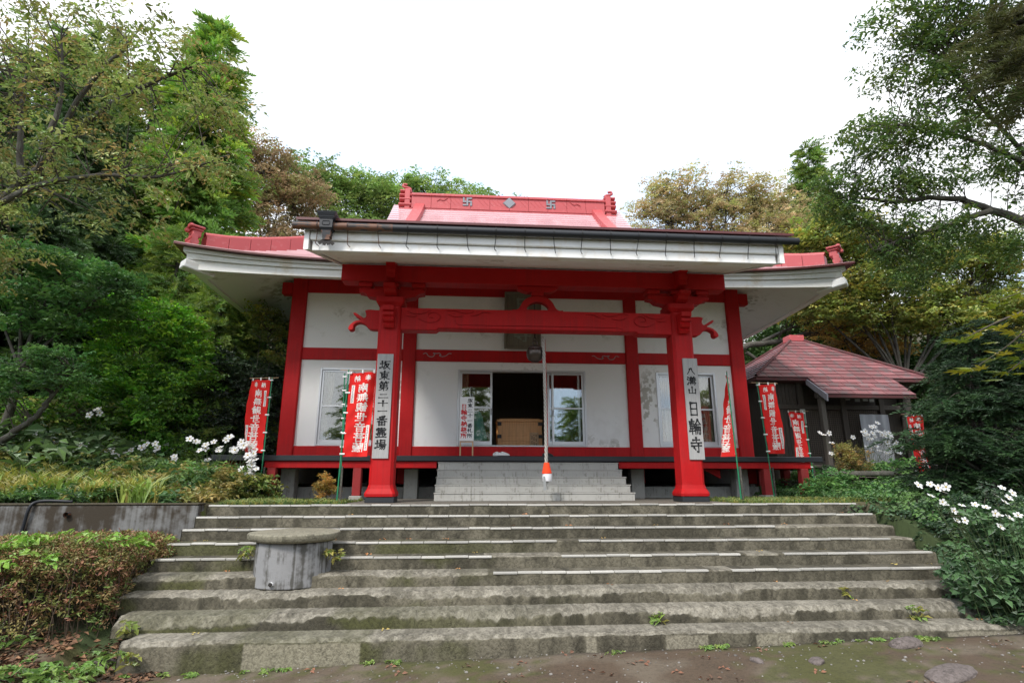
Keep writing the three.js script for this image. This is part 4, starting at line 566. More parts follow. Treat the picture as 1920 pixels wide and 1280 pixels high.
{ const o = thing('banner_pole', 'bare green pole with white loops leaning beside a banner', 'pole'), a = V(-3.5, -0.02, 3.3), b = V(-3.6, 2.3, 3.22); part(o, 'pole', tube([a, b], 0.011, 8), M.green); for (let k = 0; k < 6; k++) { const q = a.clone().lerp(b, 0.42 + k * 0.11); part(o, 'loop', tube([q.clone().add(V(-0.035, 0, 0)), q.clone().add(V(0.04, 0, 0))], 0.016, 7), M.whitePlastic); } }
// ---- bell, rope, plaque
{
  const b = thing('temple_bell', 'round dark bronze bell hanging under the porch beam', 'bell'), x = -0.02, y = 2.8, z = 2.93;
  part(b, 'body', lathe([[0, -0.175], [0.07, -0.168], [0.13, -0.13], [0.165, -0.06], [0.172, 0.0], [0.168, 0.03], [0.172, 0.035], [0.172, 0.045], [0.162, 0.05], [0.15, 0.09], [0.154, 0.095], [0.15, 0.105], [0.12, 0.14], [0.06, 0.17], [0.03, 0.18], [0, 0.182]], 40, x, y, z), M.bronze);
  part(b, 'crown_loop', new THREE.TorusGeometry(0.045, 0.013, 8, 20).translate(x, y + 0.215, z).toNonIndexed(), M.bronze);
  for (let k = 0; k < 4; k++) part(b, 'chain_link', new THREE.TorusGeometry(0.035, 0.009, 6, 14).scale(0.7, 1.25, 1).rotateY(k % 2 ? Math.PI / 2 : 0).translate(x, y + 0.29 + k * 0.068, z).toNonIndexed(), M.iron);
  part(b, 'hanger_rod', tube([V(x, y + 0.53, z), V(x, y + 1.0, z), V(x, 4.1, z + 0.16)], 0.012, 6), M.iron);
}
{
  const r = thing('bell_rope', 'twisted white bell rope with a red and white pouch at its end', 'rope'), z = 3.06, x = 0.145, strands = [];
  const line = (y) => V(x + 0.012 * Math.sin(y * 1.3) - 0.02 * (y > 2.9 ? (y - 2.9) : 0), y, z);
  for (let k = 0; k < 3; k++) { const pts = []; for (let y = 3.12; y >= 0.68; y -= 0.018) { const a = y * 26 + k * Math.PI * 2 / 3; pts.push(line(y).add(V(Math.cos(a) * 0.019, 0, Math.sin(a) * 0.019))); } strands.push(tube(pts, 0.0155, 6)); }
  part(r, 'cord', merged(strands), std({ color: rgb(0.42, 0.4, 0.37), roughness: 1 }));
  part(r, 'red_thread', tube([3.05, 2.7, 2.2, 1.6, 1.0].map((y) => line(y).add(V(0.03, 0, 0.012))), 0.005, 4), M.red);
  part(r, 'pouch_cover', lathe([[0.035, 0.2], [0.05, 0.19], [0.07, 0.1], [0.088, 0.02], [0.092, 0.0], [0.08, -0.005]], 24, x + 0.015, 0.5, z, 0.08), std({ color: rgb(0.85, 0.06, 0.012), roughness: 0.9, side: THREE.DoubleSide }));
  part(r, 'pouch', lathe([[0.085, 0.02], [0.09, -0.02], [0.084, -0.115], [0.07, -0.12], [0, -0.12]], 24, x + 0.02, 0.48, z, 0.1), std({ color: rgb(0.75, 0.75, 0.78), roughness: 0.9, side: THREE.DoubleSide }));
  part(r, 'tail', tube(smooth([V(x + 0.02, 0.37, z), V(x + 0.03, 0.3, z + 0.01), V(x + 0.025, 0.22, z)], 8), [0.028, 0.014], 7), std({ color: rgb(0.42, 0.42, 0.4), roughness: 1 }));
  part(r, 'paper_slip', cb(x - 0.06, x - 0.01, 0.2, 0.45, z + 0.07, z + 0.074, 0.001), std({ color: rgb(0.28, 0.29, 0.29), roughness: 0.9 }));
}
{
  const g = thing('name_plaque', 'dark weathered wooden plaque with carved characters above the door, behind the bell', 'plaque'), tilt = new THREE.Matrix4().makeRotationX(0.14).setPosition(0, 3.56, 0.07), grp = sub(g, 'panel'); grp.applyMatrix4(tilt);
  const old = std({ map: T.darkWood, color: rgb(2.4, 2.5, 2.3), roughness: 0.9 });
  part(grp, 'board', cb(-0.4, 0.4, 0.02, 1.4, 0, 0.05, 0.006), old);
  part(grp, 'frame', merged([cb(-0.46, -0.4, 0, 1.44, 0, 0.075, 0.01), cb(0.4, 0.46, 0, 1.44, 0, 0.075, 0.01), cb(-0.4, 0.4, 0, 0.07, 0.0, 0.073, 0.01), cb(-0.4, 0.4, 1.37, 1.44, 0, 0.073, 0.01)]), old);
  const t = canvas(192, 300, (c, W, H) => { [...'日輪寺'].forEach((ch, i) => write(c, ch, W * 0.18, H * (0.03 + i * 0.32), W * 0.64, H * 0.28, '#7b8074', 8)); });
  part(grp, 'inscription', plane(0.76, 1.24, 0, 0.72, 0.053), lettering(t));
}
// ---- inside the door
{
  const o = thing('offering_box', 'light brown wooden offering chest with iron corners inside the open door', 'chest'), x0 = -0.56, x1 = 0.6, z0 = -1.5, z1 = -0.95, y0 = 1.0, y1 = 1.95, tan = std({ map: T.wood, color: rgb(1.9, 0.95, 0.36), roughness: 0.45 });
  part(o, 'body', cb(x0, x1, y0 + 0.08, y1 - 0.09, z0, z1, 0.008), tan); part(o, 'lid', merged([cb(x0 - 0.02, x1 + 0.02, y1 - 0.088, y1 - 0.03, z0 - 0.02, z1 + 0.02, 0.008), cb(x0 + 0.05, x1 - 0.05, y1 - 0.03, y1, z0 + 0.05, z1 - 0.05, 0.006)]), tan); part(o, 'base', cb(x0 - 0.01, x1 + 0.01, y0, y0 + 0.078, z0, z1 + 0.01, 0.006), tan);
  for (const [a, b, c, d] of [[x0 + 0.06, x1 - 0.06, 1.5, 1.82], [x0 + 0.06, -0.02, 1.15, 1.4], [0.02, x1 - 0.06, 1.15, 1.4]]) part(o, 'moulding', ring(a, b, c, d, z1 + 0.001, z1 + 0.014, 0.03), tan);
  for (const x of [x0, x1 - 0.1]) for (const y of [y0 + 0.1, 1.44, y1 - 0.19]) part(o, 'iron_corner', cb(x - 0.004, x + 0.104, y, y + 0.09, z1 - 0.05, z1 + 0.018, 0.003), M.iron);
  const n = thing('door_notice', 'small wooden notice board leaning on the offering chest', 'notice'); part(n, 'board', cb(0.27, 0.5, 1.0, 1.58, -0.9, -0.88, 0.003), M.tan); part(n, 'writing', plane(0.18, 0.46, 0.385, 1.31, -0.877), lettering(canvas(96, 240, (c, W, H) => { c.fillStyle = '#4a3d30'; for (let k = 0; k < 3; k++) for (let j = 0; j < 14; j++) if ((k * 7 + j * 5) % 4) c.fillRect(W * (0.1 + k * 0.3) + (j % 3), H * (0.04 + j * 0.066), W * 0.14, H * 0.04); })));
  const t = thing('draped_robe', 'teal robe draped over a stand behind the door glass', 'robe'); part(t, 'robe', lathe([[0, 0.75], [0.07, 0.72], [0.13, 0.6], [0.2, 0.35], [0.25, 0.05], [0.24, 0]], 28, -1.1, 1.34, -0.55, 0.22, 3), std({ color: rgb(0.10, 0.30, 0.28), roughness: 0.95, side: THREE.DoubleSide })); part(t, 'stand', cb(-1.32, -0.88, 1.0, 1.33, -0.75, -0.4, 0.01), M.darkWood);
  const shoe = (x, z, turn, m1, m2, label) => { const s = thing('shoe', label, 'shoe'); const up = new THREE.SphereGeometry(1, 18, 12); const p = up.attributes.position; for (let i = 0; i < p.count; i++) { let [a, b, c] = [p.getX(i), p.getY(i), p.getZ(i)]; b = Math.max(b, -0.35); const f = c > 0 ? 1 - 0.35 * c : 1; p.setXYZ(i, a * 0.046 * (1 + 0.15 * c), (b + 0.35) * 0.06 * f * (c < -0.1 ? 1.15 : 1), c * 0.13); } up.computeVertexNormals(); part(s, 'upper', up.translate(0, 0.022, 0).toNonIndexed(), m1); part(s, 'sole', lathe([[0, 0], [0.047, 0], [0.05, 0.01], [0.048, 0.024], [0, 0.024]], 24, 0, 0, 0).scale(1, 1, 2.75), m2); const ty = new THREE.TorusGeometry(0.022, 0.008, 6, 16).rotateX(Math.PI / 2).scale(1, 1, 1.5).translate(0, 0.088, -0.05).toNonIndexed(); part(s, 'collar', ty, m2); s.position.set(x, VY, z); s.rotation.y = turn; };
  const blk = std({ color: rgb(0.02, 0.02, 0.022), roughness: 0.6 }); shoe(-0.64, 1.08, 1.2, M.whitePlastic, blk, 'white sneaker with black trim on the veranda, its toe turned to the sign'); shoe(-0.52, 1.16, 1.45, M.whitePlastic, blk, 'white sneaker with black trim lying beside its pair on the veranda edge'); shoe(0.47, 1.0, 1.7, blk, M.dark, 'black shoe on the veranda behind the bell rope');
  const c = thing('candle', 'tiny orange candle flame inside the dark doorway', 'candle'); part(c, 'stick', tube([V(-0.72, 1.0, -1.6), V(-0.72, 1.62, -1.6)], 0.012, 7), M.iron); part(c, 'flame', new THREE.SphereGeometry(0.016, 10, 8).scale(1, 1.6, 1).translate(-0.72, 1.65, -1.6).toNonIndexed(), std({ color: rgb(0.1, 0.05, 0.01), emissive: rgb(1, 0.35, 0.05), emissiveIntensity: 3 })); const pl = new THREE.PointLight(rgb(1, 0.5, 0.15), 0.05); pl.position.set(-0.72, 1.65, -1.575); pl.name = 'candle_light'; pl.castShadow = true; c.add(pl);
}
// ---------------------------------------------------------------- small shrine with a shingled roof
{
  const s = thing('small_shrine', 'old dark timber shrine with a red shingled roof, banners in front', 'shrine'), cx = 9.75, cz = -4.2, hx = 2.75, hz = 2.4, yE = 3.3, yA = 5.12, slope = (yA - yE) / hz, roof = sub(s, 'roof');
  const pt = (face, a, t) => { const q = face === 0 ? V(cx + a, yE + slope * t, cz + hz - t) : V(cx - hx + t * hx / hz, yE + slope * t, cz + a); return q; };
  const shingle = (face, a0, a1, b0, b1, t0, t1, k) => { const n = face === 0 ? V(0, hz, yA - yE).normalize() : V(-(yA - yE), hx, 0).normalize(), q = [pt(face, a0, t0), pt(face, a1, t0), pt(face, b1, t1), pt(face, b0, t1)], u = q.map((p, i) => p.clone().addScaledVector(n, i < 2 ? 0.022 : 0.004)), d = q.map((p, i) => p.clone().addScaledVector(n, i < 2 ? 0.008 : -0.006)); part(roof, 'shingle', uvM(soup(outward([u, d, [u[0], u[1], d[1], d[0]], [u[1], u[2], d[2], d[1]], [u[2], u[3], d[3], d[2]], [u[3], u[0], d[0], d[3]]], u[0].clone().add(u[2]).add(d[0]).add(d[2]).multiplyScalar(0.25)))), M.shingle[k]); };
  const r = rngOf(21), row = 0.185, w = 0.46;
  const lay = (face, t0, tEnd, lim) => { let q = 0; for (let t = t0; t < tEnd - 0.03; t += row, q++) { const e = Math.min(t + row * 1.02, tEnd), [l0, r0] = lim(t), [l1, r1] = lim(e); for (let a = l0 - w * (0.2 + (q % 2) * 0.5); a < r0; a += w) { const a0 = Math.max(a + 0.007, l0), a1 = Math.min(a + w - 0.007, r0), b0 = Math.max(a + 0.007, l1), b1 = Math.min(a + w - 0.007, r1); if (a1 - a0 < 0.03) continue; shingle(face, a0, a1, Math.min(b0, b1), Math.max(b0, b1), t, e, Math.floor(r() * 4)); } } };
  lay(0, 0, hz - 0.12, (t) => { const k = 1 - t / hz; return [-hx * k, hx * k]; }); lay(0, -0.8, 0, () => [-1.2, 1.4]); lay(1, 0, hz - 0.12, (t) => { const k = 1 - t / hz; return [-hz * k, hz * k]; });
  const deck = std({ map: T.shingle, color: rgb(0.55, 0.5, 0.5), roughness: 0.9 }), A = V(cx, yA - 0.02, cz), c = [V(cx - hx, yE - 0.02, cz + hz), V(cx + hx, yE - 0.02, cz + hz), V(cx + hx, yE - 0.02, cz - hz), V(cx - hx, yE - 0.02, cz - hz)], lo = c.map((p) => p.clone().add(V(0, -0.07, 0)));
  part(roof, 'roof_deck', uvM(soup([[c[0], c[1], A], [c[1], c[2], A], [c[2], c[3], A], [c[3], c[0], A], [lo[3], lo[2], lo[1], lo[0]], ...[0, 1, 2, 3].map((i) => [lo[i], lo[(i + 1) % 4], c[(i + 1) % 4], c[i]])])), deck);
  const pz = cz + hz + 0.8, py = yE - 0.8 * slope - 0.02; part(roof, 'porch_deck', uvM(soup(outward([[V(cx - 1.2, yE - 0.02, cz + hz), V(cx + 1.4, yE - 0.02, cz + hz), V(cx + 1.4, py, pz), V(cx - 1.2, py, pz)], [V(cx - 1.2, yE - 0.09, cz + hz), V(cx + 1.4, yE - 0.09, cz + hz), V(cx + 1.4, py - 0.07, pz), V(cx - 1.2, py - 0.07, pz)], [V(cx - 1.2, py, pz), V(cx + 1.4, py, pz), V(cx + 1.4, py - 0.07, pz), V(cx - 1.2, py - 0.07, pz)]], V(cx, (yE + py) / 2, pz - 0.4)))), deck);
  part(roof, 'bargeboard', prism([[cz + hz - 0.05, yE - 0.02], [cz + hz - 0.05, yE - 0.2], [pz + 0.01, py - 0.17], [pz + 0.04, py + 0.01]], cx - 1.24, cx - 1.201, 'zy'), std({ map: T.wood, color: rgb(1.0, 1.0, 1.15) }));
  for (const [a, b] of [[0, 1], [1, 1], [0, -1], [1, -1]].map(([i, j]) => [V(cx + (i ? hx : -hx), yE + 0.03, cz + j * hz), V(cx, yA + 0.02, cz)])) { const k = V(0, 0.012, 0); part(roof, 'hip_cap', tube([a.add(k), b.clone().add(k)], 0.045, 6), deck); }
  part(roof, 'apex_cap', merged([cb(cx - 0.26, cx + 0.26, yA - 0.16, yA + 0.06, cz - 0.2, cz + 0.24, 0.02)]), M.ridge);
  // body
  const fz = -2.25, x0 = cx - 2.1, x1 = cx + 2.1, gy = 0.2;
  for (const x of [x0, cx - 1.25, cx + 0.05, cx + 1.25, x1]) part(s, 'post', cb(x - 0.08, x + 0.08, gy, 3.25, fz - 0.08, fz + 0.08, 0.01), M.darkWood);
  for (const x of [cx - 1.15, cx + 1.3]) part(s, 'porch_post', cb(x - 0.07, x + 0.07, gy, py - 0.1 + 0.1, pz - 0.45, pz - 0.31, 0.01), std({ map: T.wood, color: rgb(0.32, 0.28, 0.24) }));
  part(s, 'porch_beam', cb(cx - 1.3, cx + 1.45, py - 0.06 + 0.02, py + 0.1, pz - 0.43, pz - 0.33, 0.008), M.darkWood);
  part(s, 'floor', cb(x0 - 0.1, x1 + 0.1, 0.72, 0.8, cz - 2, pz - 0.3, 0.01), M.darkWood); part(s, 'rear_wall', box(x0, x1, 0.8, 3.25, cz - 1.95, cz - 1.85), M.darkWood); part(s, 'interior_screen', box(x0, x1, 0.81, 3.2, fz - 0.35, fz - 0.3), M.darkWood);
  for (const z of [x0, x1]) { const n = 9; for (let k = 0; k < n; k++) part(s, 'side_plank', cb(z - 0.03, z + 0.03, gy, 3.25, mix(cz - 1.85, fz - 0.09, k / n) + 0.003, mix(cz - 1.85, fz - 0.09, (k + 1) / n) - 0.003, 0.004), M.darkWood); }
  for (let k = 0; k < 6; k++) part(s, 'front_plank', cb(mix(x0 + 0.09, cx - 1.34, k / 6) + 0.003, mix(x0 + 0.09, cx - 1.34, (k + 1) / 6) - 0.003, 0.8, 3.2, fz - 0.04, fz + 0.01, 0.004), M.darkWood);
  part(s, 'lintel', cb(x0 + 0.081, x1 - 0.081, 2.42, 2.56, fz - 0.05, fz + 0.06, 0.01), M.darkWood); part(s, 'sill', cb(x0 + 0.081, x1 - 0.081, 0.802, 0.95, fz - 0.05, fz + 0.06, 0.01), M.darkWood);
  for (const [a, b] of [[cx - 1.17, cx - 0.03], [cx + 0.13, cx + 1.17]]) { const bars = []; for (let x = a + 0.05; x < b; x += 0.062) bars.push(box(x - 0.008, x + 0.008, 0.95, 2.42, fz - 0.01, fz + 0.008)); for (let y = 1.0; y < 2.4; y += 0.062) bars.push(box(a, b, y - 0.008, y + 0.008, fz - 0.004, fz + 0.012)); const d = part(s, 'lattice_door', merged(bars), std({ map: T.darkWood, color: rgb(2.0, 2.0, 2.0) })); d.userData.kind = 'stuff'; }
  part(s, 'vinyl_sheet', curtain(cx + 0.3, cx + 1.18, 0.85, 2.25, fz + 0.35, 0.035, 3), phys({ color: rgb(0.45, 0.48, 0.52), transmission: 0.25, thickness: 0, roughness: 0.35, side: THREE.DoubleSide }));
  for (const [x, y, w2, h2, c2] of [[cx - 1.25, 2.0, 0.16, 0.42, 0.5], [cx - 1.62, 1.9, 0.12, 0.4, 0.4], [cx + 0.5, 2.66, 0.16, 0.24, 0.3], [cx + 0.75, 2.68, 0.16, 0.22, 0.35], [cx + 0.95, 2.66, 0.14, 0.24, 0.4], [cx + 0.2, 2.7, 0.14, 0.2, 0.28]]) part(s, 'paper_slip', cb(x - w2 / 2, x + w2 / 2, y, y + h2, fz + 0.085, fz + 0.09, 0.001), std({ color: rgb(c2, c2, c2 * 0.95) }));
  part(s, 'veranda_rail', cb(cx - 1.2, cx + 1.5, 0.6, 0.68, pz - 0.1, pz, 0.008), M.darkWood); for (const x of [cx + 0.6, cx + 1.35, cx - 1.1]) part(s, 'rail_post', cb(x - 0.05, x + 0.05, gy, 0.6, pz - 0.1, pz, 0.008), M.darkWood); part(s, 'step_board', cb(cx - 0.6, cx + 0.3, 0.42, 0.5, pz - 0.05, pz + 0.28, 0.008), M.darkWood);
}
{ // concrete table bearing a planted bowl
  const o = thing('stone_table', 'grey concrete slab table on a drum pedestal among plants at the shrine side', 'table'); part(o, 'slab', lathe([[0, 0], [0.62, 0], [0.65, 0.02], [0.65, 0.09], [0.63, 0.1], [0, 0.1]], 40, 7.3, 0.47, 1.55, 0.03), std({ map: T.concrete, color: rgb(0.14, 0.135, 0.12), bumpMap: T.concreteB, bumpScale: 0.004 })); part(o, 'pedestal', lathe([[0, 0], [0.42, 0], [0.42, 0.46], [0, 0.46]], 36, 7.4, 0.0, 1.55, 0.01), std({ map: T.wallStain, color: rgb(0.8, 0.8, 0.8) }));
}
{ // rocks in the yard
  const rock = (x, z, w, h, d, turn, label, seed) => { const g = new THREE.IcosahedronGeometry(1, 4), p = g.attributes.position; for (let i = 0; i < p.count; i++) { const q = V().fromBufferAttribute(p, i), f = 0.72 + 0.5 * fbm3(q.x * 1.1 + seed, q.y * 1.1, q.z * 1.1, 3) + 0.06 * fbm3(q.x * 5, q.y * 5 + seed, q.z * 5, 2); p.setXYZ(i, q.x * f * w, q.y * f * h, q.z * f * d); } g.computeVertexNormals(); g.rotateY(turn); g.translate(x, groundY(x, z) + h * 0.05, z); top('rock', uvM(g), std({ map: T.concrete, color: rgb(0.15, 0.125, 0.12), bumpMap: T.dirtB, bumpScale: 0.008 }), label, 'rock'); };
  rock(3.3, 7.48, 0.2, 0.075, 0.12, 0.3, 'flat purplish rock half sunk in earth near the bottom step', 3); rock(3.05, 8.33, 0.34, 0.06, 0.16, 0.5, 'long low dark rock sunk in the yard, its top flush with moss', 8);
  rock(-4.95, 7.0, 0.14, 0.06, 0.09, 0.4, 'pale stone lying against the end of the lowest step', 11); rock(2.1, 7.85, 0.1, 0.035, 0.07, 1, 'flat grey stone in the yard moss', 14); rock(1.55, 7.75, 0.07, 0.03, 0.05, 2, 'small grey stone lying in the yard earth, away from the steps', 15);
}
// ---------------------------------------------------------------- plants
const leafMat = phys({ roughness: 1, transmission: 0.4, thickness: 0, side: THREE.DoubleSide }), waxyMat = std({ roughness: 0.55, side: THREE.DoubleSide });
function rawGeo(tris) { const pos = []; for (const t of tris) for (const q of t) pos.push(q.x, q.y, q.z); const g = new THREE.BufferGeometry(); g.setAttribute('position', new THREE.Float32BufferAttribute(pos, 3)); g.computeVertexNormals(); return g; }
const frameOf = (dir, roll) => { const t = dir.clone().normalize(), s = V().crossVectors(t, Math.abs(t.y) > 0.95 ? V(1, 0, 0) : V(0, 1, 0)).normalize(), u = V().crossVectors(s, t), c = Math.cos(roll), n = Math.sin(roll); return [t, s.clone().multiplyScalar(c).addScaledVector(u, n), u.clone().multiplyScalar(c).addScaledVector(s, -n)]; };
function leafTris(o, dir, roll, L, W, fold = 0.18) { const [t, s, u] = frameOf(dir, roll), tip = o.clone().addScaledVector(t, L).addScaledVector(u, -L * 0.12), m = o.clone().addScaledVector(t, L * 0.45), a = m.clone().addScaledVector(s, W / 2).addScaledVector(u, W * fold), b = m.clone().addScaledVector(s, -W / 2).addScaledVector(u, W * fold); return [[o, a, tip], [o, tip, b]]; }
function spray(seed, n, len, L, W, droop, flat = 0.5) { // leafy twig end
  const r = rngOf(seed), T3 = [];
  for (let k = 0; k < n; k++) { const f = k / n, o = V((r() - 0.5) * 0.25 * len, (r() - 0.5) * 0.25 * len * flat, (r() - 0.5) * 0.25 * len).add(V(len * (f - 0.5), -droop * len * (f * f), 0)), a = (k % 2 ? 1 : -1) * (0.5 + r() * 0.8), d = V(Math.cos(a), (r() - 0.5) * flat - droop * 0.8, Math.sin(a)); T3.push(...leafTris(o, d, (r() - 0.5) * 1.2, L * (0.5 + 0.95 * r()), W * (0.55 + 0.85 * r()))); }
  return rawGeo(T3);
}
function plume(seed, n, len, L, W, lift) { // conifer frond: narrow blades along a bending axis
  const r = rngOf(seed), T3 = [], ax = (f) => V(len * f, lift * len * f - 0.35 * len * f * f, 0);
  for (let k = 0; k < n; k++) { const f = (k + r()) / n, a = (k % 2 ? 1 : -1) * (0.35 + 0.5 * r()), d = V(Math.cos(a), (r() - 0.4) * 0.9, Math.sin(a)); T3.push(...leafTris(ax(f * 0.9), d, r() * 3, L * (1.1 - 0.55 * f), W, 0.05)); }
  return rawGeo(T3);
}
const G = {
  cherry: [1, 2, 3].map((s) => spray(s, 9, 0.3, 0.085, 0.036, 0.55)), broad: [4, 5, 6].map((s) => spray(s, 10, 0.34, 0.10, 0.06, 0.25)), far: [7, 8].map((s) => spray(s, 12, 0.7, 0.17, 0.11, 0.2, 0.8)),
  sugi: [9, 10].map((s) => plume(s, 26, 0.62, 0.2, 0.026, 0.15)), yew: [11, 12].map((s) => plume(s, 30, 0.36, 0.085, 0.014, 0.05)), tiny: [13, 14].map((s) => spray(s, 12, 0.13, 0.036, 0.017, 0.0, 1.3)), herb: [15, 16].map((s) => spray(s, 8, 0.22, 0.13, 0.07, 0.1, 0.8)),
  sugiFar: [22, 23].map((s) => plume(s, 34, 0.8, 0.28, 0.055, 0.2)),
  weed: [19, 20, 21].map((s) => spray(s, 11, 0.24, 0.07 + 0.03 * (s % 3), 0.03 + 0.01 * (s % 3), -0.25, 1.4)),
  lobed: [17, 18].map((s) => spray(s, 9, 0.28, 0.11, 0.08, 0.3, 0.7)),
};
const QUAT = new THREE.Quaternion(), EUL = new THREE.Euler(), MAT = new THREE.Matrix4();
function strew(parent, name, geos, mat, items, kind = 'stuff') { // items: [pos, yaw, pitch, roll, scale, [r,g,b]]
  geos.forEach((geo, gi) => {
    const own = items.filter((_, i) => i % geos.length === gi); if (!own.length) return;
    const im = new THREE.InstancedMesh(geo, mat, own.length); im.name = parent === scene ? numbered(name) : name; im.castShadow = im.receiveShadow = true;
    own.forEach(([p, a, b, c, s, col], i) => { EUL.set(c, a, b, 'YZX'); MAT.compose(p, QUAT.setFromEuler(EUL), V(s, s, s)); im.setMatrixAt(i, MAT); im.setColorAt(i, rgb(...col)); });
    im.userData.kind = kind; parent.add(im); if (parent === scene) { im.userData.label = strew.label; im.userData.category = strew.category; }
  });
}
const tint = (pal, r, tone = 1) => { const a = pal[Math.floor(r() * pal.length)], b = pal[Math.floor(r() * pal.length)], c = lerp3(a, b, r()), k = 2 * tone * (0.8 + 0.4 * r()); return c.map((x) => x * k); };
const pts = (l) => l.map((q) => V(...q));
// a broadleaf tree: limbs as given, twigs to every leaf clump, clumps filling the blobs [x,y,z,rx,ry]
function leafTree({ name, label, category = 'tree', group, base, limbs = [], blobs, geos, mat = leafMat, pal, clumps = 26, per = 13, size = 1, spreadK = 0.3, seed, trunkR = 0.14, deep = 1, twigR = 0.008, twigs = true }) {
  const o = thing(name, label, category, group), r = rngOf(seed), wood = [], nodes = [], items = [], twig = [];
  limbs.forEach((l, i) => { const p = smooth(pts(l), l.length * 5), r0 = i ? trunkR * 0.5 : trunkR; p.forEach((q, k) => { if (k && k < p.length - 1) q.add(V((r() - 0.5), (r() - 0.5), (r() - 0.5)).multiplyScalar(r0 * 0.35)); }); wood.push(tube(p, [r0, r0 * 0.22], 8)); nodes.push(...p.slice(Math.floor(p.length * 0.25))); });
  if (base) { const c = blobs.reduce((s, b) => s.add(V(b[0], b[1], b[2])), V()).divideScalar(blobs.length), b0 = V(...base), fork = b0.clone().lerp(V(c.x, c.y, c.z), 0.45); fork.x = mix(b0.x, c.x, 0.3); wood.push(tube(smooth([b0, b0.clone().lerp(fork, 0.5).add(V((r() - 0.5) * 0.3, 0, (r() - 0.5) * 0.3)), fork], 8), [trunkR, trunkR * 0.62], 8)); for (const b of blobs) { const e = V(b[0], b[1], b[2]), m = fork.clone().lerp(e, 0.5).add(V((r() - 0.5) * 0.5, (r() - 0.2) * 0.4, (r() - 0.5) * 0.5)), p = smooth([fork, m, e], 8); wood.push(tube(p, [trunkR * 0.42, trunkR * 0.08], 6)); nodes.push(...p.slice(4)); } }
  for (const [x, y, z, rx, ry] of blobs) {
    const n = Math.max(6, Math.round(clumps * Math.pow(rx * ry, 0.5) / 0.6));
    for (let k = 0; k < n; k++) {
      const d = V(r() * 2 - 1, r() * 2 - 1, r() * 2 - 1); if (d.length() > 1) { k--; continue; } d.setLength(0.35 + 0.75 * Math.sqrt(r()));
      const c = V(x + d.x * rx, y + d.y * ry, z + d.z * rx * deep), tone = 0.62 + 0.76 * r();
      if (twigs && nodes.length) { let best = nodes[0], bd = 1e9; for (let q = 0; q < 14; q++) { const e = nodes[Math.floor(r() * nodes.length)], w = e.distanceToSquared(c); if (w < bd) { bd = w; best = e; } } if (bd < 6) { const m = best.clone().lerp(c, 0.5).add(V(0, 0.1 * Math.sqrt(bd), 0)); twig.push(tube([best, m, c], [twigR * 1.6, twigR * 0.5], 4)); } }
      for (let q = 0; q < per; q++) { const g = V(r() + r() + r() - 1.5, (r() + r() + r() - 1.5) * 0.6, r() + r() + r() - 1.5).multiplyScalar(spreadK * 1.2); items.push([c.clone().add(g), r() * 6.28, (r() - 0.5) * 0.6, (r() - 0.5) * 0.6, size * (0.55 + 0.85 * r()), tint(pal, r, tone)]); }
    }
  }
  if (wood.length) part(o, 'trunk', merged(wood), M.bark); if (twig.length) { const t = part(o, 'twigs', merged(twig), M.twig); t.userData.kind = 'stuff'; }
  strew(o, 'crown', geos, mat, items); return o;
}
function conifer({ name = 'cedar_tree', label, category = 'tree', group, at: [bx, bz], topY, baseFrac = 0.12, rad, pal, seed, levels = 30, per = 9, size = 1, geos = G.sugi, droop = 0.5, gap = 0 }) {
  const o = thing(name, label, category, group), r = rngOf(seed), by = groundY(bx, bz) - 0.1, H = topY - by, items = [], wood = [tube(smooth([V(bx, by, bz), V(bx + (r() - 0.5) * 0.2, by + H * 0.5, bz), V(bx, topY - 0.1, bz)], 10), [H * 0.016 + 0.04, 0.012], 9)];
  for (let k = 0; k < levels; k++) {
    const f = baseFrac + (1 - baseFrac) * (k + r() * 0.6) / levels, y = by + H * f, prof = Math.pow(1 - f, 0.72) * 1.05 + 0.03, n = Math.round(5 + 6 * (1 - f));
    for (let q = 0; q < n; q++) { if (r() < gap) continue; const a = r() * 6.283, len = rad * prof * (0.65 + 0.5 * r()), d = V(Math.cos(a), 0, Math.sin(a)), tone = 0.7 + 0.6 * r(), end = V(bx, y, bz).addScaledVector(d, len).add(V(0, -len * droop * 0.5, 0)); if (len > 0.5) wood.push(tube([V(bx, y, bz), V(bx, y, bz).addScaledVector(d, len * 0.5).add(V(0, len * 0.03, 0)), end], [0.012 + len * 0.008, 0.004], 4));
      const m = Math.max(6, Math.round(per * len / rad * 2.2)); for (let e = 0; e < m; e++) { const t = Math.sqrt((e + r()) / m), p = V(bx, y + len * 0.06 * t - len * droop * 0.5 * t * t, bz).addScaledVector(d, len * t).add(V((r() - 0.5) * 0.3, (r() - 0.5) * 0.22, (r() - 0.5) * 0.3).multiplyScalar(size)); items.push([p, -a + (r() - 0.5) * 1.6, 0.5 - 0.9 * r() - 0.3 * droop, (r() - 0.5) * 1.2, size * (0.65 + 0.6 * r()), tint(pal, r, tone)]); } }
  }
  part(o, 'trunk', merged(wood), M.bark); strew(o, 'crown', geos, leafMat, items); return o;
}
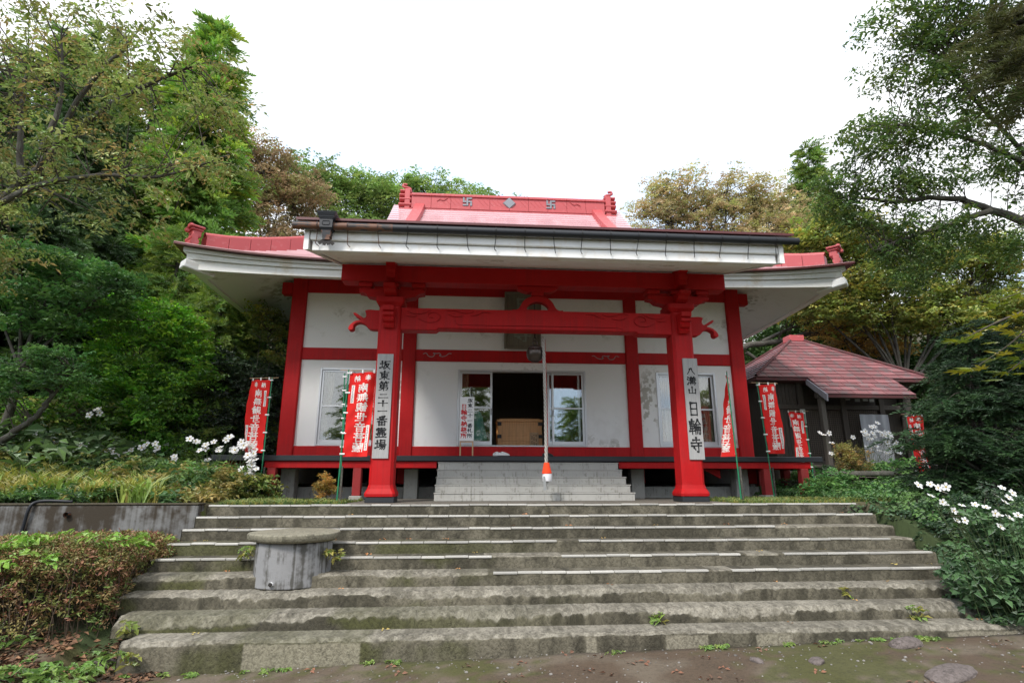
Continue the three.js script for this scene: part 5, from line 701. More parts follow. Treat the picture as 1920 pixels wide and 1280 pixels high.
const P = {
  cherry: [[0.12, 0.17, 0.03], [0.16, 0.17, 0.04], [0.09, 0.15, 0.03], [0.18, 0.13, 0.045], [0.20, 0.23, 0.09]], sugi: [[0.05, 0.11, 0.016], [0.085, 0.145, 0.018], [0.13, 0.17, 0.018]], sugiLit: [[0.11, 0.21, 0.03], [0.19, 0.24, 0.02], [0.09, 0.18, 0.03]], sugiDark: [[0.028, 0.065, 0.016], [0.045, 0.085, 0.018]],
  green: [[0.12, 0.19, 0.045], [0.16, 0.21, 0.05], [0.10, 0.17, 0.045]], vine: [[0.08, 0.22, 0.012], [0.15, 0.26, 0.012], [0.06, 0.17, 0.012]], brown: [[0.20, 0.15, 0.085], [0.15, 0.16, 0.055], [0.23, 0.16, 0.09]], tan: [[0.26, 0.23, 0.11], [0.19, 0.21, 0.07], [0.30, 0.22, 0.13]],  // green is paled to put distance haze into the trees behind the hall
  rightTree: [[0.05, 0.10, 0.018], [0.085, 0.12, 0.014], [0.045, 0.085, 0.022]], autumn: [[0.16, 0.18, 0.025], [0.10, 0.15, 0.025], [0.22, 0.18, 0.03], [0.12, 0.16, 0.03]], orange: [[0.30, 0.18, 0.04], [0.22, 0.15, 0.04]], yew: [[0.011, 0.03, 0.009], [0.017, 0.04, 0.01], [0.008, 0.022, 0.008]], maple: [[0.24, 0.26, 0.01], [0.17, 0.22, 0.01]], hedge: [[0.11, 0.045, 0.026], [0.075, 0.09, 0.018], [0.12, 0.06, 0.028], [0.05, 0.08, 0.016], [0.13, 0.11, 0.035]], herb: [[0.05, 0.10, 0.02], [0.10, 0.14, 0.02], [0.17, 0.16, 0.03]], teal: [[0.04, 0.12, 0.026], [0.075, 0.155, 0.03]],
};
// ---- wooded slope on the side of the retaining wall
leafTree({ name: 'cherry_tree', label: 'spreading cherry tree with olive and rusty leaves reaching over the retaining wall', base: null, limbs: [[[-11.4, 0.6, 3.3], [-11.1, 2.15, 3.44], [-10.67, 3.74, 3.87], [-9.6, 4.79, 4.22], [-8.53, 5.76, 4.54], [-8.01, 6.74, 4.83], [-7.21, 7.62, 5.11]], [[-9.43, 4.7, 4.41], [-8.64, 5.13, 4.58], [-7.58, 5.31, 4.71], [-6.51, 5.31, 4.79], [-5.36, 5.65, 4.96]], [[-8.61, 5.82, 4.45], [-7.62, 6.62, 4.72], [-6.53, 7.16, 4.94], [-6.07, 7.34, 5.02]], [[-9.6, 4.79, 4.22], [-9.25, 5.06, 4.31], [-8.8, 5.24, 4.39], [-8.0, 4.9, 4.5]], [[-9.0, 5.3, 4.4], [-9.1, 6.6, 4.6], [-9.0, 7.6, 4.8]], [[-8.6, 5.8, 4.6], [-8.5, 6.8, 4.6], [-8.5, 8, 4.9]]],
  blobs: [[-8.8, 7.8, 5, 1, 0.73], [-7.8, 7.5, 5, 0.82, 0.68], [-6.8, 7.8, 5.2, 0.64, 0.55], [-7.1, 6.8, 4.9, 0.82, 0.55], [-6, 7.2, 5.1, 0.6, 0.3], [-8.3, 6.6, 4.8, 1, 0.55], [-6.3, 6.5, 4.9, 0.82, 0.42], [-5.6, 6.6, 5, 0.5, 0.22], [-8.8, 5.8, 4.5, 0.82, 0.55], [-7.5, 5.8, 4.6, 1, 0.5], [-6.3, 5.7, 4.7, 0.9, 0.38], [-5.4, 5.6, 4.7, 0.6, 0.28], [-8.5, 5, 4.3, 0.82, 0.4], [-7.2, 5, 4.4, 0.8, 0.3], [-9.7, 7, 4.8, 0.82, 0.82], [-9.7, 5.4, 4.4, 0.82, 0.73], [-9, 4.2, 4.1, 0.6, 0.3], [-9.9, 4.1, 4, 0.64, 0.5], [-9.8, 8.1, 5, 0.82, 0.73], [-10.8, 6.2, 4.4, 1.1, 1]], geos: G.cherry, pal: P.cherry, clumps: 11, per: 9, spreadK: 0.26, seed: 101, trunkR: 0.115, deep: 0.9 });
const CED = 'cedars on the wooded slope';
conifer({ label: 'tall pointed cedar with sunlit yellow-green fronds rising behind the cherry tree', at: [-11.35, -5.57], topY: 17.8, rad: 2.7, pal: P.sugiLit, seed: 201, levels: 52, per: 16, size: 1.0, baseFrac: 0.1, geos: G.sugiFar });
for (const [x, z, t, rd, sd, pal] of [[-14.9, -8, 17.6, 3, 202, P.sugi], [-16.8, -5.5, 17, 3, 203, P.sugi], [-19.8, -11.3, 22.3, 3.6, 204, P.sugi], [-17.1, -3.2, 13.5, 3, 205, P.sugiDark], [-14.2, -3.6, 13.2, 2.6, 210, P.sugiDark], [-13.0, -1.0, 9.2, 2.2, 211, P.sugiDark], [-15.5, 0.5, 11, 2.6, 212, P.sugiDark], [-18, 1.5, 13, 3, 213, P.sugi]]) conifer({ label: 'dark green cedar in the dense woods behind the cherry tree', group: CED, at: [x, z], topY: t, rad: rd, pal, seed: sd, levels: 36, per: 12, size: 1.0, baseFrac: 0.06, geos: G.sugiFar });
conifer({ label: 'feathery green cypress beside the hall, its fronds under the eave corner', name: 'cypress_tree', at: [-8.3, -1.9], topY: 6.6, rad: 1.9, pal: P.sugi, seed: 206, levels: 30, per: 12, size: 0.95, baseFrac: 0.15 });
conifer({ label: 'larger feathery cypress just behind the vine-covered shrub', name: 'cypress_tree', at: [-10.2, -3.0], topY: 7.9, rad: 2.1, pal: P.sugi, seed: 207, levels: 30, per: 12, size: 1.0, baseFrac: 0.1 });
conifer({ label: 'low dark cypress close against the hall side wall', name: 'cypress_tree', at: [-7.2, -2.6], topY: 5.2, rad: 1.3, pal: P.sugiDark, seed: 208, levels: 24, per: 10, size: 0.85, baseFrac: 0.08 });
leafTree({ name: 'maple_tree', label: 'green tree with flat layered foliage at the foot of the slope', base: [-10.6, 1.2, 1.6], blobs: [[-10.6, 4.9, 2.1, 0.77, 0.24], [-9.7, 4.7, 2.1, 0.88, 0.22], [-9, 4, 2, 0.66, 0.18], [-10.3, 4, 1.9, 0.88, 0.24], [-8.6, 4.4, 2.1, 0.44, 0.18], [-11.4, 4.4, 1.9, 0.66, 0.4], [-9.9, 3.5, 1.8, 0.77, 0.18]], geos: G.broad, pal: P.teal, clumps: 26, per: 12, spreadK: 0.2, seed: 102, trunkR: 0.09 });
leafTree({ name: 'vine_covered_shrub', label: 'shrub smothered in bright green climbing vines on the slope', category: 'shrub', base: [-8.9, 0.3, -0.3], blobs: [[-8.9, 4, 0.5, 0.87, 0.5], [-9.1, 3, 0.2, 1, 0.75], [-8.6, 2.1, 0, 0.87, 0.75], [-9.5, 2, -0.1, 0.87, 0.62], [-8.4, 1, -0.3, 0.75, 0.56], [-9.7, 1, -0.4, 0.87, 0.62], [-7.9, 2.8, 0.2, 0.6, 0.7], [-8.2, 3.8, 0.5, 0.6, 0.45]], geos: G.broad, pal: P.vine, clumps: 34, per: 14, spreadK: 0.22, seed: 103, trunkR: 0.07, size: 0.9 });
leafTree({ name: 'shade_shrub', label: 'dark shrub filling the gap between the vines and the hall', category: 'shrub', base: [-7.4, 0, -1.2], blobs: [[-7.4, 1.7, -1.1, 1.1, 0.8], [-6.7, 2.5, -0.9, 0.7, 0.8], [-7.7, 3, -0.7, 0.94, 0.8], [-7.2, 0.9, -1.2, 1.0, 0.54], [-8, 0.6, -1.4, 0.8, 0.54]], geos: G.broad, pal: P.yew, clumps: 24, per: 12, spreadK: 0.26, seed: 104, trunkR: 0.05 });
leafTree({ name: 'yellow_sapling', label: 'sapling with yellow-green leaves beside the hall corner pillar', base: [-6.8, 0, -1.0], blobs: [[-6.6, 4.2, -0.9, 0.42, 0.3], [-6.35, 3.6, -1, 0.3, 0.3], [-6.7, 4.6, -0.8, 0.35, 0.25]], geos: G.broad, pal: P.autumn, clumps: 30, per: 8, spreadK: 0.16, seed: 105, trunkR: 0.03, size: 0.7 });
leafTree({ name: 'garden_shrub', label: 'rounded shrub with yellowing leaves under the small crooked tree', category: 'shrub', base: [-10.4, 0.5, 0.7], blobs: [[-10.7, 1.7, 0.9, 0.92, 0.46], [-9.7, 1.8, 0.9, 0.8, 0.42], [-11.1, 1.3, 0.6, 0.92, 0.57], [-10, 1.2, 0.7, 0.92, 0.46]], geos: G.broad, pal: [...P.herb, ...P.vine], clumps: 24, per: 11, spreadK: 0.24, seed: 106, trunkR: 0.05, size: 0.85 });
leafTree({ name: 'crooked_tree', label: 'small crooked tree with a bare bent trunk and blue-green tiers', limbs: [[[-10.69, 0.48, 2.02], [-10.1, 1.09, 2.21], [-9.71, 1.36, 2.31], [-9.36, 1.63, 2.41], [-9.17, 1.94, 2.5], [-9.32, 2.33, 2.59]], [[-9.3, 1.75, 2.45], [-8.95, 2.1, 2.6], [-8.7, 2.4, 2.7]]], blobs: [[-9.5, 2.4, 2.6, 0.7, 0.2], [-9, 2.6, 2.7, 0.5, 0.18], [-9.8, 2.1, 2.5, 0.6, 0.18], [-8.9, 2.2, 2.6, 0.4, 0.15]], geos: G.broad, pal: P.teal, clumps: 26, per: 10, spreadK: 0.15, seed: 107, trunkR: 0.085, size: 0.75 });
leafTree({ name: 'russet_tree', label: 'tree with thin russet-brown foliage behind the hall roof corner', base: [-11, 2, -12.5], blobs: [[-11.3, 14.7, -11.5, 1.6, 1.16], [-9.8, 14, -11.6, 1.3, 1.16], [-10.8, 13, -11.9, 1.5, 1], [-12.1, 15.7, -11.3, 1.3, 0.8], [-12.6, 13.7, -11.9, 1.3, 1.3], [-11.2, 11, -12, 2.2, 1.2], [-9.5, 11.6, -12, 1.4, 1]], geos: G.far, pal: P.brown, clumps: 17, per: 10, spreadK: 0.45, seed: 108, trunkR: 0.2, size: 0.75, twigR: 0.015 });
const BACK = 'broadleaf trees behind the hall';
leafTree({ name: 'broadleaf_tree', label: 'bright green tree behind the hall, between the russet tree and the ridge', base: [-8.2, 2, -16], blobs: [[-9.5, 16.3, -15.1, 1.5, 1.04], [-7.5, 16.3, -15, 1.34, 0.9], [-6.3, 15.4, -15.1, 1.34, 1.2], [-8.6, 15.1, -15.3, 2.1, 1.04], [-11, 16.8, -15.1, 1.5, 0.74], [-7.5, 13, -15.5, 2.5, 1.4]], geos: G.far, pal: P.green, clumps: 19, per: 10, spreadK: 0.5, seed: 109, trunkR: 0.24, size: 0.9, twigR: 0.018 });
leafTree({ name: 'broadleaf_tree', label: 'distant green treetop showing just above the red roof ridge', base: [-2, 3, -20], blobs: [[-4.4, 19.0, -19.1, 1.3, 0.6], [-5.4, 18.3, -19.3, 1.3, 0.7], [-2.6, 18.5, -19.1, 1.4, 0.4], [-0.4, 17.8, -19, 1.2, 0.3], [1.6, 17.3, -19, 1.2, 0.25], [-2, 16.6, -19.3, 3, 0.8]], geos: G.far, pal: P.green, clumps: 15, per: 8, spreadK: 0.5, seed: 110, trunkR: 0.24, size: 0.9, twigR: 0.018 });
leafTree({ name: 'cherry_tree', label: 'broad domed cherry tree with tan autumn foliage behind the porch roof', base: [11.5, 3, -13], blobs: [[8.2, 14.5, -12.1, 1.25, 0.97], [9.8, 14.8, -11.9, 1.53, 0.97], [11.8, 14.9, -11.7, 1.67, 0.83], [13.4, 14.5, -11.7, 1.53, 0.78], [14.8, 14, -11.8, 1.4, 0.7], [8.8, 13.3, -12.3, 1.7, 0.83], [11, 13.6, -12.1, 2.2, 1.1], [13.5, 13, -12.1, 2.2, 0.97], [15.7, 12.8, -12, 1.7, 0.83], [12, 11.5, -12.3, 3, 1]], geos: G.far, pal: P.tan, clumps: 19, per: 10, spreadK: 0.45, seed: 111, trunkR: 0.3, size: 0.7, twigR: 0.016 });
conifer({ label: 'pointed dark cedar standing alone against the sky beyond the cherry dome', at: [18.9, -15.1], topY: 20.2, rad: 2.6, pal: P.sugi, seed: 209, levels: 44, per: 14, size: 1.0, baseFrac: 0.2, geos: G.sugiFar, droop: 0.7 });
// ---- trees on the shrine side
leafTree({ name: 'autumn_tree', label: 'large tree turning yellow and orange behind the small shrine', base: [15, 0.5, -6.5], limbs: [[[8.95, 5.1, -7.23], [9.47, 5.51, -7.09], [10.83, 5.72, -6.94], [12.3, 6.02, -6.75], [13.77, 5.72, -6.72], [15.47, 4.69, -6.85]], [[9.18, 4.39, -7.4], [10.43, 4.9, -7.17], [11.67, 5.61, -6.9], [12.92, 6.53, -6.58]], [[10.2, 5.72, -6.99], [11.66, 6.33, -6.72], [13.34, 6.53, -6.54]], [[9.48, 5.26, -6.95], [10.53, 4.65, -7.02], [11.14, 5.46, -6.77]]],
  blobs: [[12.2, 9.4, -4.8, 1.4, 0.75], [14, 8.9, -4.8, 1.6, 0.75], [11, 8.8, -5.1, 1.2, 0.55], [13, 7.6, -5.3, 1.8, 0.65], [15.1, 7.4, -5.2, 1.8, 0.8], [11.3, 7.0, -5.6, 1.3, 0.5], [12.5, 6.6, -5.7, 1.6, 0.35], [14.3, 6.3, -5.5, 1.6, 0.4], [16.3, 6.4, -5.3, 1.8, 0.6], [18.1, 7, -5, 1.6, 0.9], [16.2, 8.6, -4.8, 1.6, 0.7], [18.2, 8.6, -4.6, 1.2, 0.7], [19.5, 5.9, -5.2, 1.6, 1]], geos: G.broad, pal: P.autumn, clumps: 30, per: 13, spreadK: 0.4, seed: 112, trunkR: 0.15, size: 1.25, twigR: 0.014, deep: 0.7 });
leafTree({ name: 'orange_maple', label: 'small maple with orange foliage in flat tiers above the shrine roof', base: [14.4, 0.5, -7.2], blobs: [[13.9, 5.8, -6.7, 1.0, 0.3], [14.9, 5.5, -6.7, 1.0, 0.24], [13.1, 6.3, -6.7, 1.2, 0.3]], geos: G.broad, pal: P.orange, clumps: 28, per: 10, spreadK: 0.28, seed: 113, trunkR: 0.1 });
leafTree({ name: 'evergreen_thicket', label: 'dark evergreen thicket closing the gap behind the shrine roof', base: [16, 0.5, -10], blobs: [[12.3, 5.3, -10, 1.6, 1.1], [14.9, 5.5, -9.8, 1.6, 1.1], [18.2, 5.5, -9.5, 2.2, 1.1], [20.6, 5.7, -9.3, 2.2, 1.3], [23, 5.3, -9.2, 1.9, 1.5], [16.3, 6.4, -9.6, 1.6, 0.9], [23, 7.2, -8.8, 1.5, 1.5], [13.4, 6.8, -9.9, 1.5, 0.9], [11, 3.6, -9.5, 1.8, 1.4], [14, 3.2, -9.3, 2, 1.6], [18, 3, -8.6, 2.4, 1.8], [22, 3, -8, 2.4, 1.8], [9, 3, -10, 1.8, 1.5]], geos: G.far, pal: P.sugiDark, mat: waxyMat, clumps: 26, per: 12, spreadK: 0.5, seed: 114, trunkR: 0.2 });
for (const [x, z, t, rd, sd] of [[15.1, -8.6, 7.4, 2, 214], [17.5, -6.2, 6.2, 1.8, 215], [20.5, -7, 9, 2.4, 216]]) conifer({ label: 'dark young cedar in the shade behind the small shrine', group: 'young cedars behind the shrine', at: [x, z], topY: t, rad: rd, pal: P.sugiDark, seed: sd, levels: 24, per: 9, size: 1.1 });
leafTree({ name: 'zelkova_tree', label: 'large overhanging tree with dark limbs and small leaves backlit by the sky', limbs: [[[12.69, 0.1, 2.72], [12.41, 3.59, 3.5], [11.5, 4.87, 3.76], [10.06, 5.56, 3.82], [9.1, 5.9, 3.83], [8.66, 6.03, 3.83], [7.36, 5.98, 3.72], [6.48, 6.07, 3.68]], [[12.41, 3.59, 3.5], [11.04, 5.94, 3.99], [10.04, 6.95, 4.17], [9.29, 7.71, 4.3], [8.84, 8.23, 4.4], [8.43, 8.77, 4.51]], [[10.55, 6.16, 4.21], [9.84, 6.63, 4.28], [8.9, 7.05, 4.31], [8.04, 7.28, 4.31], [7.24, 7.37, 4.27]], [[12.76, 3.67, 3.24], [12.36, 6.96, 4.04], [11.2, 8.83, 4.42], [9.75, 9.21, 4.4], [8.68, 9.25, 4.33], [7.98, 9.35, 4.31]], [[9.21, 5.69, 3.99], [8.35, 5.42, 3.86], [7.39, 5.11, 3.71], [6.85, 4.9, 3.62]], [[12.59, 7.07, 3.87], [12.4, 9, 5.5], [11.5, 9.8, 7.5], [10, 9.6, 8.6]]],
  blobs: [[7.4, 9.6, 4.6, 0.66, 0.5], [8.5, 9.4, 4.7, 0.77, 0.55], [9.6, 9.4, 4.7, 0.77, 0.66], [7.6, 8.7, 4.4, 0.77, 0.55], [8.7, 8.4, 4.4, 0.66, 0.6], [9.7, 8.1, 4.4, 0.66, 0.66], [7.4, 7.6, 4.1, 0.66, 0.45], [6.6, 7.1, 4, 0.5, 0.35], [8.2, 7.2, 4.1, 0.66, 0.5], [9.3, 6.9, 4.1, 0.66, 0.5], [6.3, 6.4, 3.7, 0.44, 0.3], [7.2, 6.5, 3.8, 0.66, 0.4], [8.3, 6.4, 3.9, 0.66, 0.35], [6.2, 5.95, 3.6, 0.4, 0.25], [7.0, 5.65, 3.6, 0.6, 0.34], [7.9, 5.4, 3.6, 0.77, 0.4], [9, 5.3, 3.7, 0.66, 0.36], [7.3, 5.0, 3.4, 0.5, 0.3], [8.0, 4.7, 3.4, 0.77, 0.4], [9.7, 5.1, 3.7, 0.55, 0.44], [10.9, 8.9, 4.7, 1, 1], [10.9, 6.8, 4.2, 1, 1], [12.2, 7.9, 4.6, 1.3, 1.3], [10.4, 10.9, 5.2, 1.3, 1], [12.5, 11.3, 5.4, 1.65, 1.3], [8.4, 10.7, 5, 1, 0.66], [9.5, 9.2, 8, 1.3, 0.8], [11.3, 9.4, 8, 1.5, 1], [9.8, 9.8, 9.4, 1.3, 0.8], [8.6, 10.4, 6.6, 1.2, 0.7], [11.5, 9, 6.2, 1.3, 1]], geos: G.cherry, pal: P.rightTree, clumps: 21, per: 10, spreadK: 0.24, seed: 115, trunkR: 0.13, deep: 0.9, size: 1.1 });  // crown blobs nearest the viewer are out of view, added to shade the steps
leafTree({ name: 'fir_tree', label: 'dark brownish fir whose boughs hang over the stairs above the overhanging tree', limbs: [[[8.6, -1.3, 8.3], [8.55, 3, 8.25], [8.5, 6, 8.2], [8.5, 9, 8.2]], [[8.5, 5.8, 8.2], [7.4, 6.2, 8.0], [6.4, 6.3, 7.9], [5.7, 6.45, 7.8]], [[8.5, 5.4, 8.2], [7.3, 5.7, 7.9], [6.4, 5.8, 7.75], [5.6, 5.85, 7.7]], [[8.5, 4.8, 8.2], [7.2, 5.2, 7.8], [6.1, 5.3, 7.6]]], blobs: [[5.95, 6.4, 7.8, 0.3, 0.14], [6.1, 6.0, 7.7, 0.26, 0.14], [5.9, 5.75, 7.7, 0.2, 0.1], [6.25, 5.4, 7.6, 0.2, 0.12], [6.6, 6.2, 7.9, 0.57, 0.5], [7.4, 6, 8, 0.6, 0.6], [8.3, 7, 8.2, 0.9, 0.8], [8.4, 8.4, 8.2, 0.7, 0.8]], geos: G.sugi, pal: [[0.05, 0.05, 0.014], [0.045, 0.055, 0.014]], clumps: 22, per: 9, spreadK: 0.24, seed: 217, trunkR: 0.12, size: 0.7 });
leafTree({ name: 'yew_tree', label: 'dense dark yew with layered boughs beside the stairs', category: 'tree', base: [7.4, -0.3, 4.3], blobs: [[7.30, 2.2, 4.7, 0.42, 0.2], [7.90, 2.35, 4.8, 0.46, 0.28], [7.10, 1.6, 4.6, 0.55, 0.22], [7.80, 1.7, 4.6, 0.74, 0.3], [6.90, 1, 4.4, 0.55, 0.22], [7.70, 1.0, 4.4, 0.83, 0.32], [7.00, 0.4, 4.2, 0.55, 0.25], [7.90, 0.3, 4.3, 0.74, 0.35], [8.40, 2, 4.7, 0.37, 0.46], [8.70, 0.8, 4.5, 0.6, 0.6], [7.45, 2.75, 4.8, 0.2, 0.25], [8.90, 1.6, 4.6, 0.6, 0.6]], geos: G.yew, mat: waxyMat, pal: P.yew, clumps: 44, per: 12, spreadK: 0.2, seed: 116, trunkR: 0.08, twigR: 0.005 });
// trees behind the viewer: they close the forecourt and are what the window glass mirrors
{ const rr = rngOf(777); for (const [x, t] of [[-19, 10], [-15.5, 9], [-8.7, 6.6], [-1.2, 7.4], [3.4, 5], [6.2, 6], [14.6, 6.5], [18, 9], [22, 10]]) { const k = Math.round(x + 20), z = 22 + 6 * rr(); conifer({ label: 'cedar on the far side of the forecourt, facing the hall', group: 'cedars closing the forecourt', at: [x, z], topY: t, rad: 2.0, pal: P.sugi, seed: 230 + k, levels: 20, per: 6, size: 1.6, baseFrac: 0.1 }); } }

// ---- near maple bough: every leaf lobed and separate
{
  const o = thing('maple_bough', 'bough of yellow-green lobed maple leaves hanging in close from the stair side', 'tree'), r = rngOf(301), lobes = [[0, 1], [0.62, 0.86], [-0.62, 0.86], [1.2, 0.62], [-1.2, 0.62], [1.9, 0.34], [-1.9, 0.34]].sort((a, b) => a[0] - b[0]);
  const edge = []; lobes.forEach(([a, l], i) => { const w = 0.16; edge.push([a - w, l * 0.62], [a, l], [a + w, l * 0.62]); if (i < lobes.length - 1) edge.push([(a + lobes[i + 1][0]) / 2, 0.26]); });
  const P2 = edge.map(([a, l]) => V(Math.cos(a) * l, -0.22 * l * l, Math.sin(a) * l)), tris = []; for (let i = 0; i + 1 < P2.length; i++) tris.push([V(0, 0, 0), P2[i + 1], P2[i]]); const leaf = rawGeo(tris);
  const mats = [[0.22, 0.25, 0.008], [0.16, 0.21, 0.008], [0.30, 0.27, 0.012], [0.12, 0.17, 0.01]].map((c) => phys({ color: rgb(...c), roughness: 1, transmission: 0.45, thickness: 0, side: THREE.DoubleSide }));
  const limbs = [[[2.6, 0.9, 11.3], [1.9, 1.35, 11.55], [1.39, 1.27, 11.6], [1.13, 1.1, 11.54], [0.91, 1.01, 11.5], [0.74, 0.93, 11.47]], [[1.18, 1.11, 11.49], [1.01, 0.94, 11.44], [0.85, 0.83, 11.4]], [[1.3, 1.2, 11.52], [1.13, 1.01, 11.52], [1.03, 0.88, 11.48], [0.94, 0.8, 11.45]], [[1.45, 1.28, 11.58], [1.2, 1.2, 11.5], [1.02, 1.13, 11.42]]].map((l) => smooth(pts(l), 24));
  part(o, 'trunk', tube(smooth([V(3.4, -1.4, 10.6), V(3.2, -0.2, 10.9), V(2.9, 0.6, 11.1), V(2.6, 0.9, 11.3)], 14), [0.09, 0.02], 8), M.bark); part(o, 'twigs', merged(limbs.map((p, i) => tube(p, [i ? 0.004 : 0.016, 0.0015], 5))), M.twig);
  limbs.forEach((p, li) => { const n = li ? 17 : 20; for (let k = 0; k < n; k++) { const q = p[Math.floor((li ? 0.25 : 0.45) * p.length + (k / n) * p.length * (li ? 0.74 : 0.54))], s = k % 2 ? 1 : -1, m = part(o, 'leaf', leaf, mats[Math.floor(r() * 4)]), sc = 0.052 + 0.018 * r(); m.position.copy(q).add(V(-0.02 + (r() - 0.5) * 0.06, -0.015 - 0.03 * r(), s * 0.05 + (r() - 0.5) * 0.05)); m.rotation.set((r() - 0.5) * 0.7, Math.PI + s * 0.8 + (r() - 0.5), 0.25 + (r() - 0.5) * 0.7, 'YZX'); m.scale.setScalar(sc); } });
}
// ---- clipped azalea hedge below the retaining wall
{
  const o = thing('azalea_hedge', 'clipped azalea hedge with rusty and green small leaves below the retaining wall', 'hedge'), r = rngOf(401), items = [], twig = [], inside = [];
  const topAt = (x, z) => -0.34 - 0.07 * Math.max(0, -x - 5.6) * 0.35 + 0.07 * (fbm3(x * 1.6, 2, z * 1.6, 3) - 0.5), x1 = (z) => -5.24 + 0.14 * (z - 5) * 0.2 + 0.06 * Math.sin(z * 5), zF = (x) => 6.75 + 0.25 * clamp(-x - 5.4, 0, 2) + 0.1 * Math.sin(x * 3);
  for (let k = 0; k < 21000; k++) { const x = mix(-9, -4.95, r()), z = mix(4.9, 7.4, r()); if (x > x1(z) || z > zF(x)) continue; const t = topAt(x, z), gy = groundY(x, z), edge = Math.min(x1(z) - x, zF(x) - z), round = t - 0.22 * Math.exp(-edge * 6), y = r() < 0.42 ? round - 0.10 * r() * r() : mix(gy + 0.1, round, Math.pow(r(), 0.8)); if (y < round - 0.14 && edge > 0.28) continue; items.push([V(x, y, z), r() * 6.28, (r() - 0.5) * 1.5, (r() - 0.5) * 1.5, 0.75 + 0.7 * r(), tint(P.hedge, r)]); }
  for (let k = 0; k < 450; k++) { const x = mix(-8.5, -5.02, r()), z0 = zF(x) - 0.05 - r() * 0.9; if (x > x1(z0) - 0.03) continue; const a = V(x, groundY(x, z0), z0), b = a.clone().add(V((r() - 0.5) * 0.5, 0.35 + 0.5 * r(), (r() - 0.2) * 0.3)); b.y = Math.min(b.y, topAt(b.x, b.z) - 0.04); twig.push(tube([a, a.clone().lerp(b, 0.5).add(V((r() - 0.5) * 0.1, 0, 0.04)), b], [0.006, 0.0025], 4)); }
  part(o, 'twigs', merged(twig), std({ color: rgb(0.12, 0.085, 0.06) })).userData.kind = 'stuff'; strew(o, 'foliage', G.tiny, waxyMat, items);
  const v = thing('climbing_weed', 'bright green climbing weed trailing over the clipped hedge', 'plant'), it = []; for (const [x, y, z, n] of [[-6.3, -0.28, 6.6, 26], [-5.6, -0.26, 6.4, 9], [-5.2, -0.3, 6.2, 8], [-5.9, -0.42, 6.85, 8]]) for (let k = 0; k < n; k++) it.push([V(x + (r() - 0.5) * 0.6, y + (r() - 0.5) * 0.16, z + (r() - 0.5) * 0.35), r() * 6.28, (r() - 0.5), (r() - 0.5), 0.45 + 0.3 * r(), tint([[0.10, 0.2, 0.02], [0.14, 0.22, 0.03]], r)]); strew(v, 'foliage', G.herb, leafMat, it);
}
// ---- anemones: each flower its own mesh on a thin stem over lobed leaves
const flowerGeo = (() => { const pos = [], col = []; const put = (a, b, c, k) => { for (const q of [a, b, c]) { pos.push(q.x, q.y, q.z); col.push(...k); } }; for (let i = 0; i < 5; i++) { const a = i * 1.2566, d = (t, l, y) => V(Math.cos(a + t) * l, y, Math.sin(a + t) * l), w = [0.82, 0.82, 0.82]; const m = d(0, 0.55, 0.02), l = d(-0.52, 0.72, 0.08), r2 = d(0.52, 0.72, 0.08), t1 = d(-0.22, 1, 0.1), t2 = d(0.22, 1, 0.1), o = V(0, 0, 0); put(o, m, l, w); put(o, r2, m, w); put(l, m, t1, w); put(m, t2, t1, w); put(m, r2, t2, w); } for (let i = 0; i < 6; i++) { const a = i * 1.0472, b = a + 1.0472; put(V(0, 0.13, 0), V(Math.cos(b) * 0.22, 0.05, Math.sin(b) * 0.22), V(Math.cos(a) * 0.22, 0.05, Math.sin(a) * 0.22), [0.5, 0.34, 0.03]); } const g = new THREE.BufferGeometry(); g.setAttribute('position', new THREE.Float32BufferAttribute(pos, 3)); g.setAttribute('color', new THREE.Float32BufferAttribute(col, 3)); g.computeVertexNormals(); return g; })();
const petal = phys({ vertexColors: true, roughness: 1, transmission: 0.25, thickness: 0, side: THREE.DoubleSide });
function anemones(label, list, foot, fr, seed, twice, leafN, leafS, pal, big = twice ? 1.9 : 1.25) {
  const o = thing('anemone_plant', label, 'flowers', 'white anemones'), r = rngOf(seed), stems = [], items = [];
  const all = list.flatMap((q) => twice && r() < 0.9 ? [q, [q[0] + (r() - 0.5) * 0.2, q[1] + (r() - 0.5) * 0.16, q[2] + 0.12 + r() * 0.1], [q[0] + (r() - 0.5) * 0.16, q[1] + (r() - 0.5) * 0.14, q[2] + (r() - 0.5) * 0.2]] : [q]);
  for (const [x, y, z] of all) { const fx = mix(x, foot[0], 0.6) + (r() - 0.5) * fr, fz = mix(z, foot[1], 0.6) + (r() - 0.5) * fr, b = V(fx, groundY(fx, fz), fz), e = V(x, y, z); stems.push(tube(smooth([b, b.clone().lerp(e, 0.55).add(V((r() - 0.5) * 0.06, 0.08, (r() - 0.5) * 0.06)), e], 5), [0.005, 0.0025], 4)); const f = part(o, 'flower', flowerGeo, petal); f.position.copy(e); f.rotation.set(0.9 + (r() - 0.5) * 1.2, r() * 6, (r() - 0.5) * 1.1); f.scale.setScalar(big * (0.033 + 0.01 * r())); }
  for (let k = 0; k < leafN; k++) { const a = r() * 6.28, d = Math.sqrt(r()) * fr * 1.5, x = foot[0] + Math.cos(a) * d * 1.5, z = foot[1] + Math.sin(a) * d; items.push([V(x, groundY(x, z) + 0.05 + r() * leafS, z), r() * 6.28, (r() - 0.5) * 0.8, (r() - 0.5) * 0.8, 0.6 + 0.5 * r(), tint(pal ?? P.herb, r)]); }
  part(o, 'stems', merged(stems), std({ color: rgb(0.06, 0.09, 0.03) })).userData.kind = 'stuff'; strew(o, 'foliage', G.lobed, leafMat, items);
}
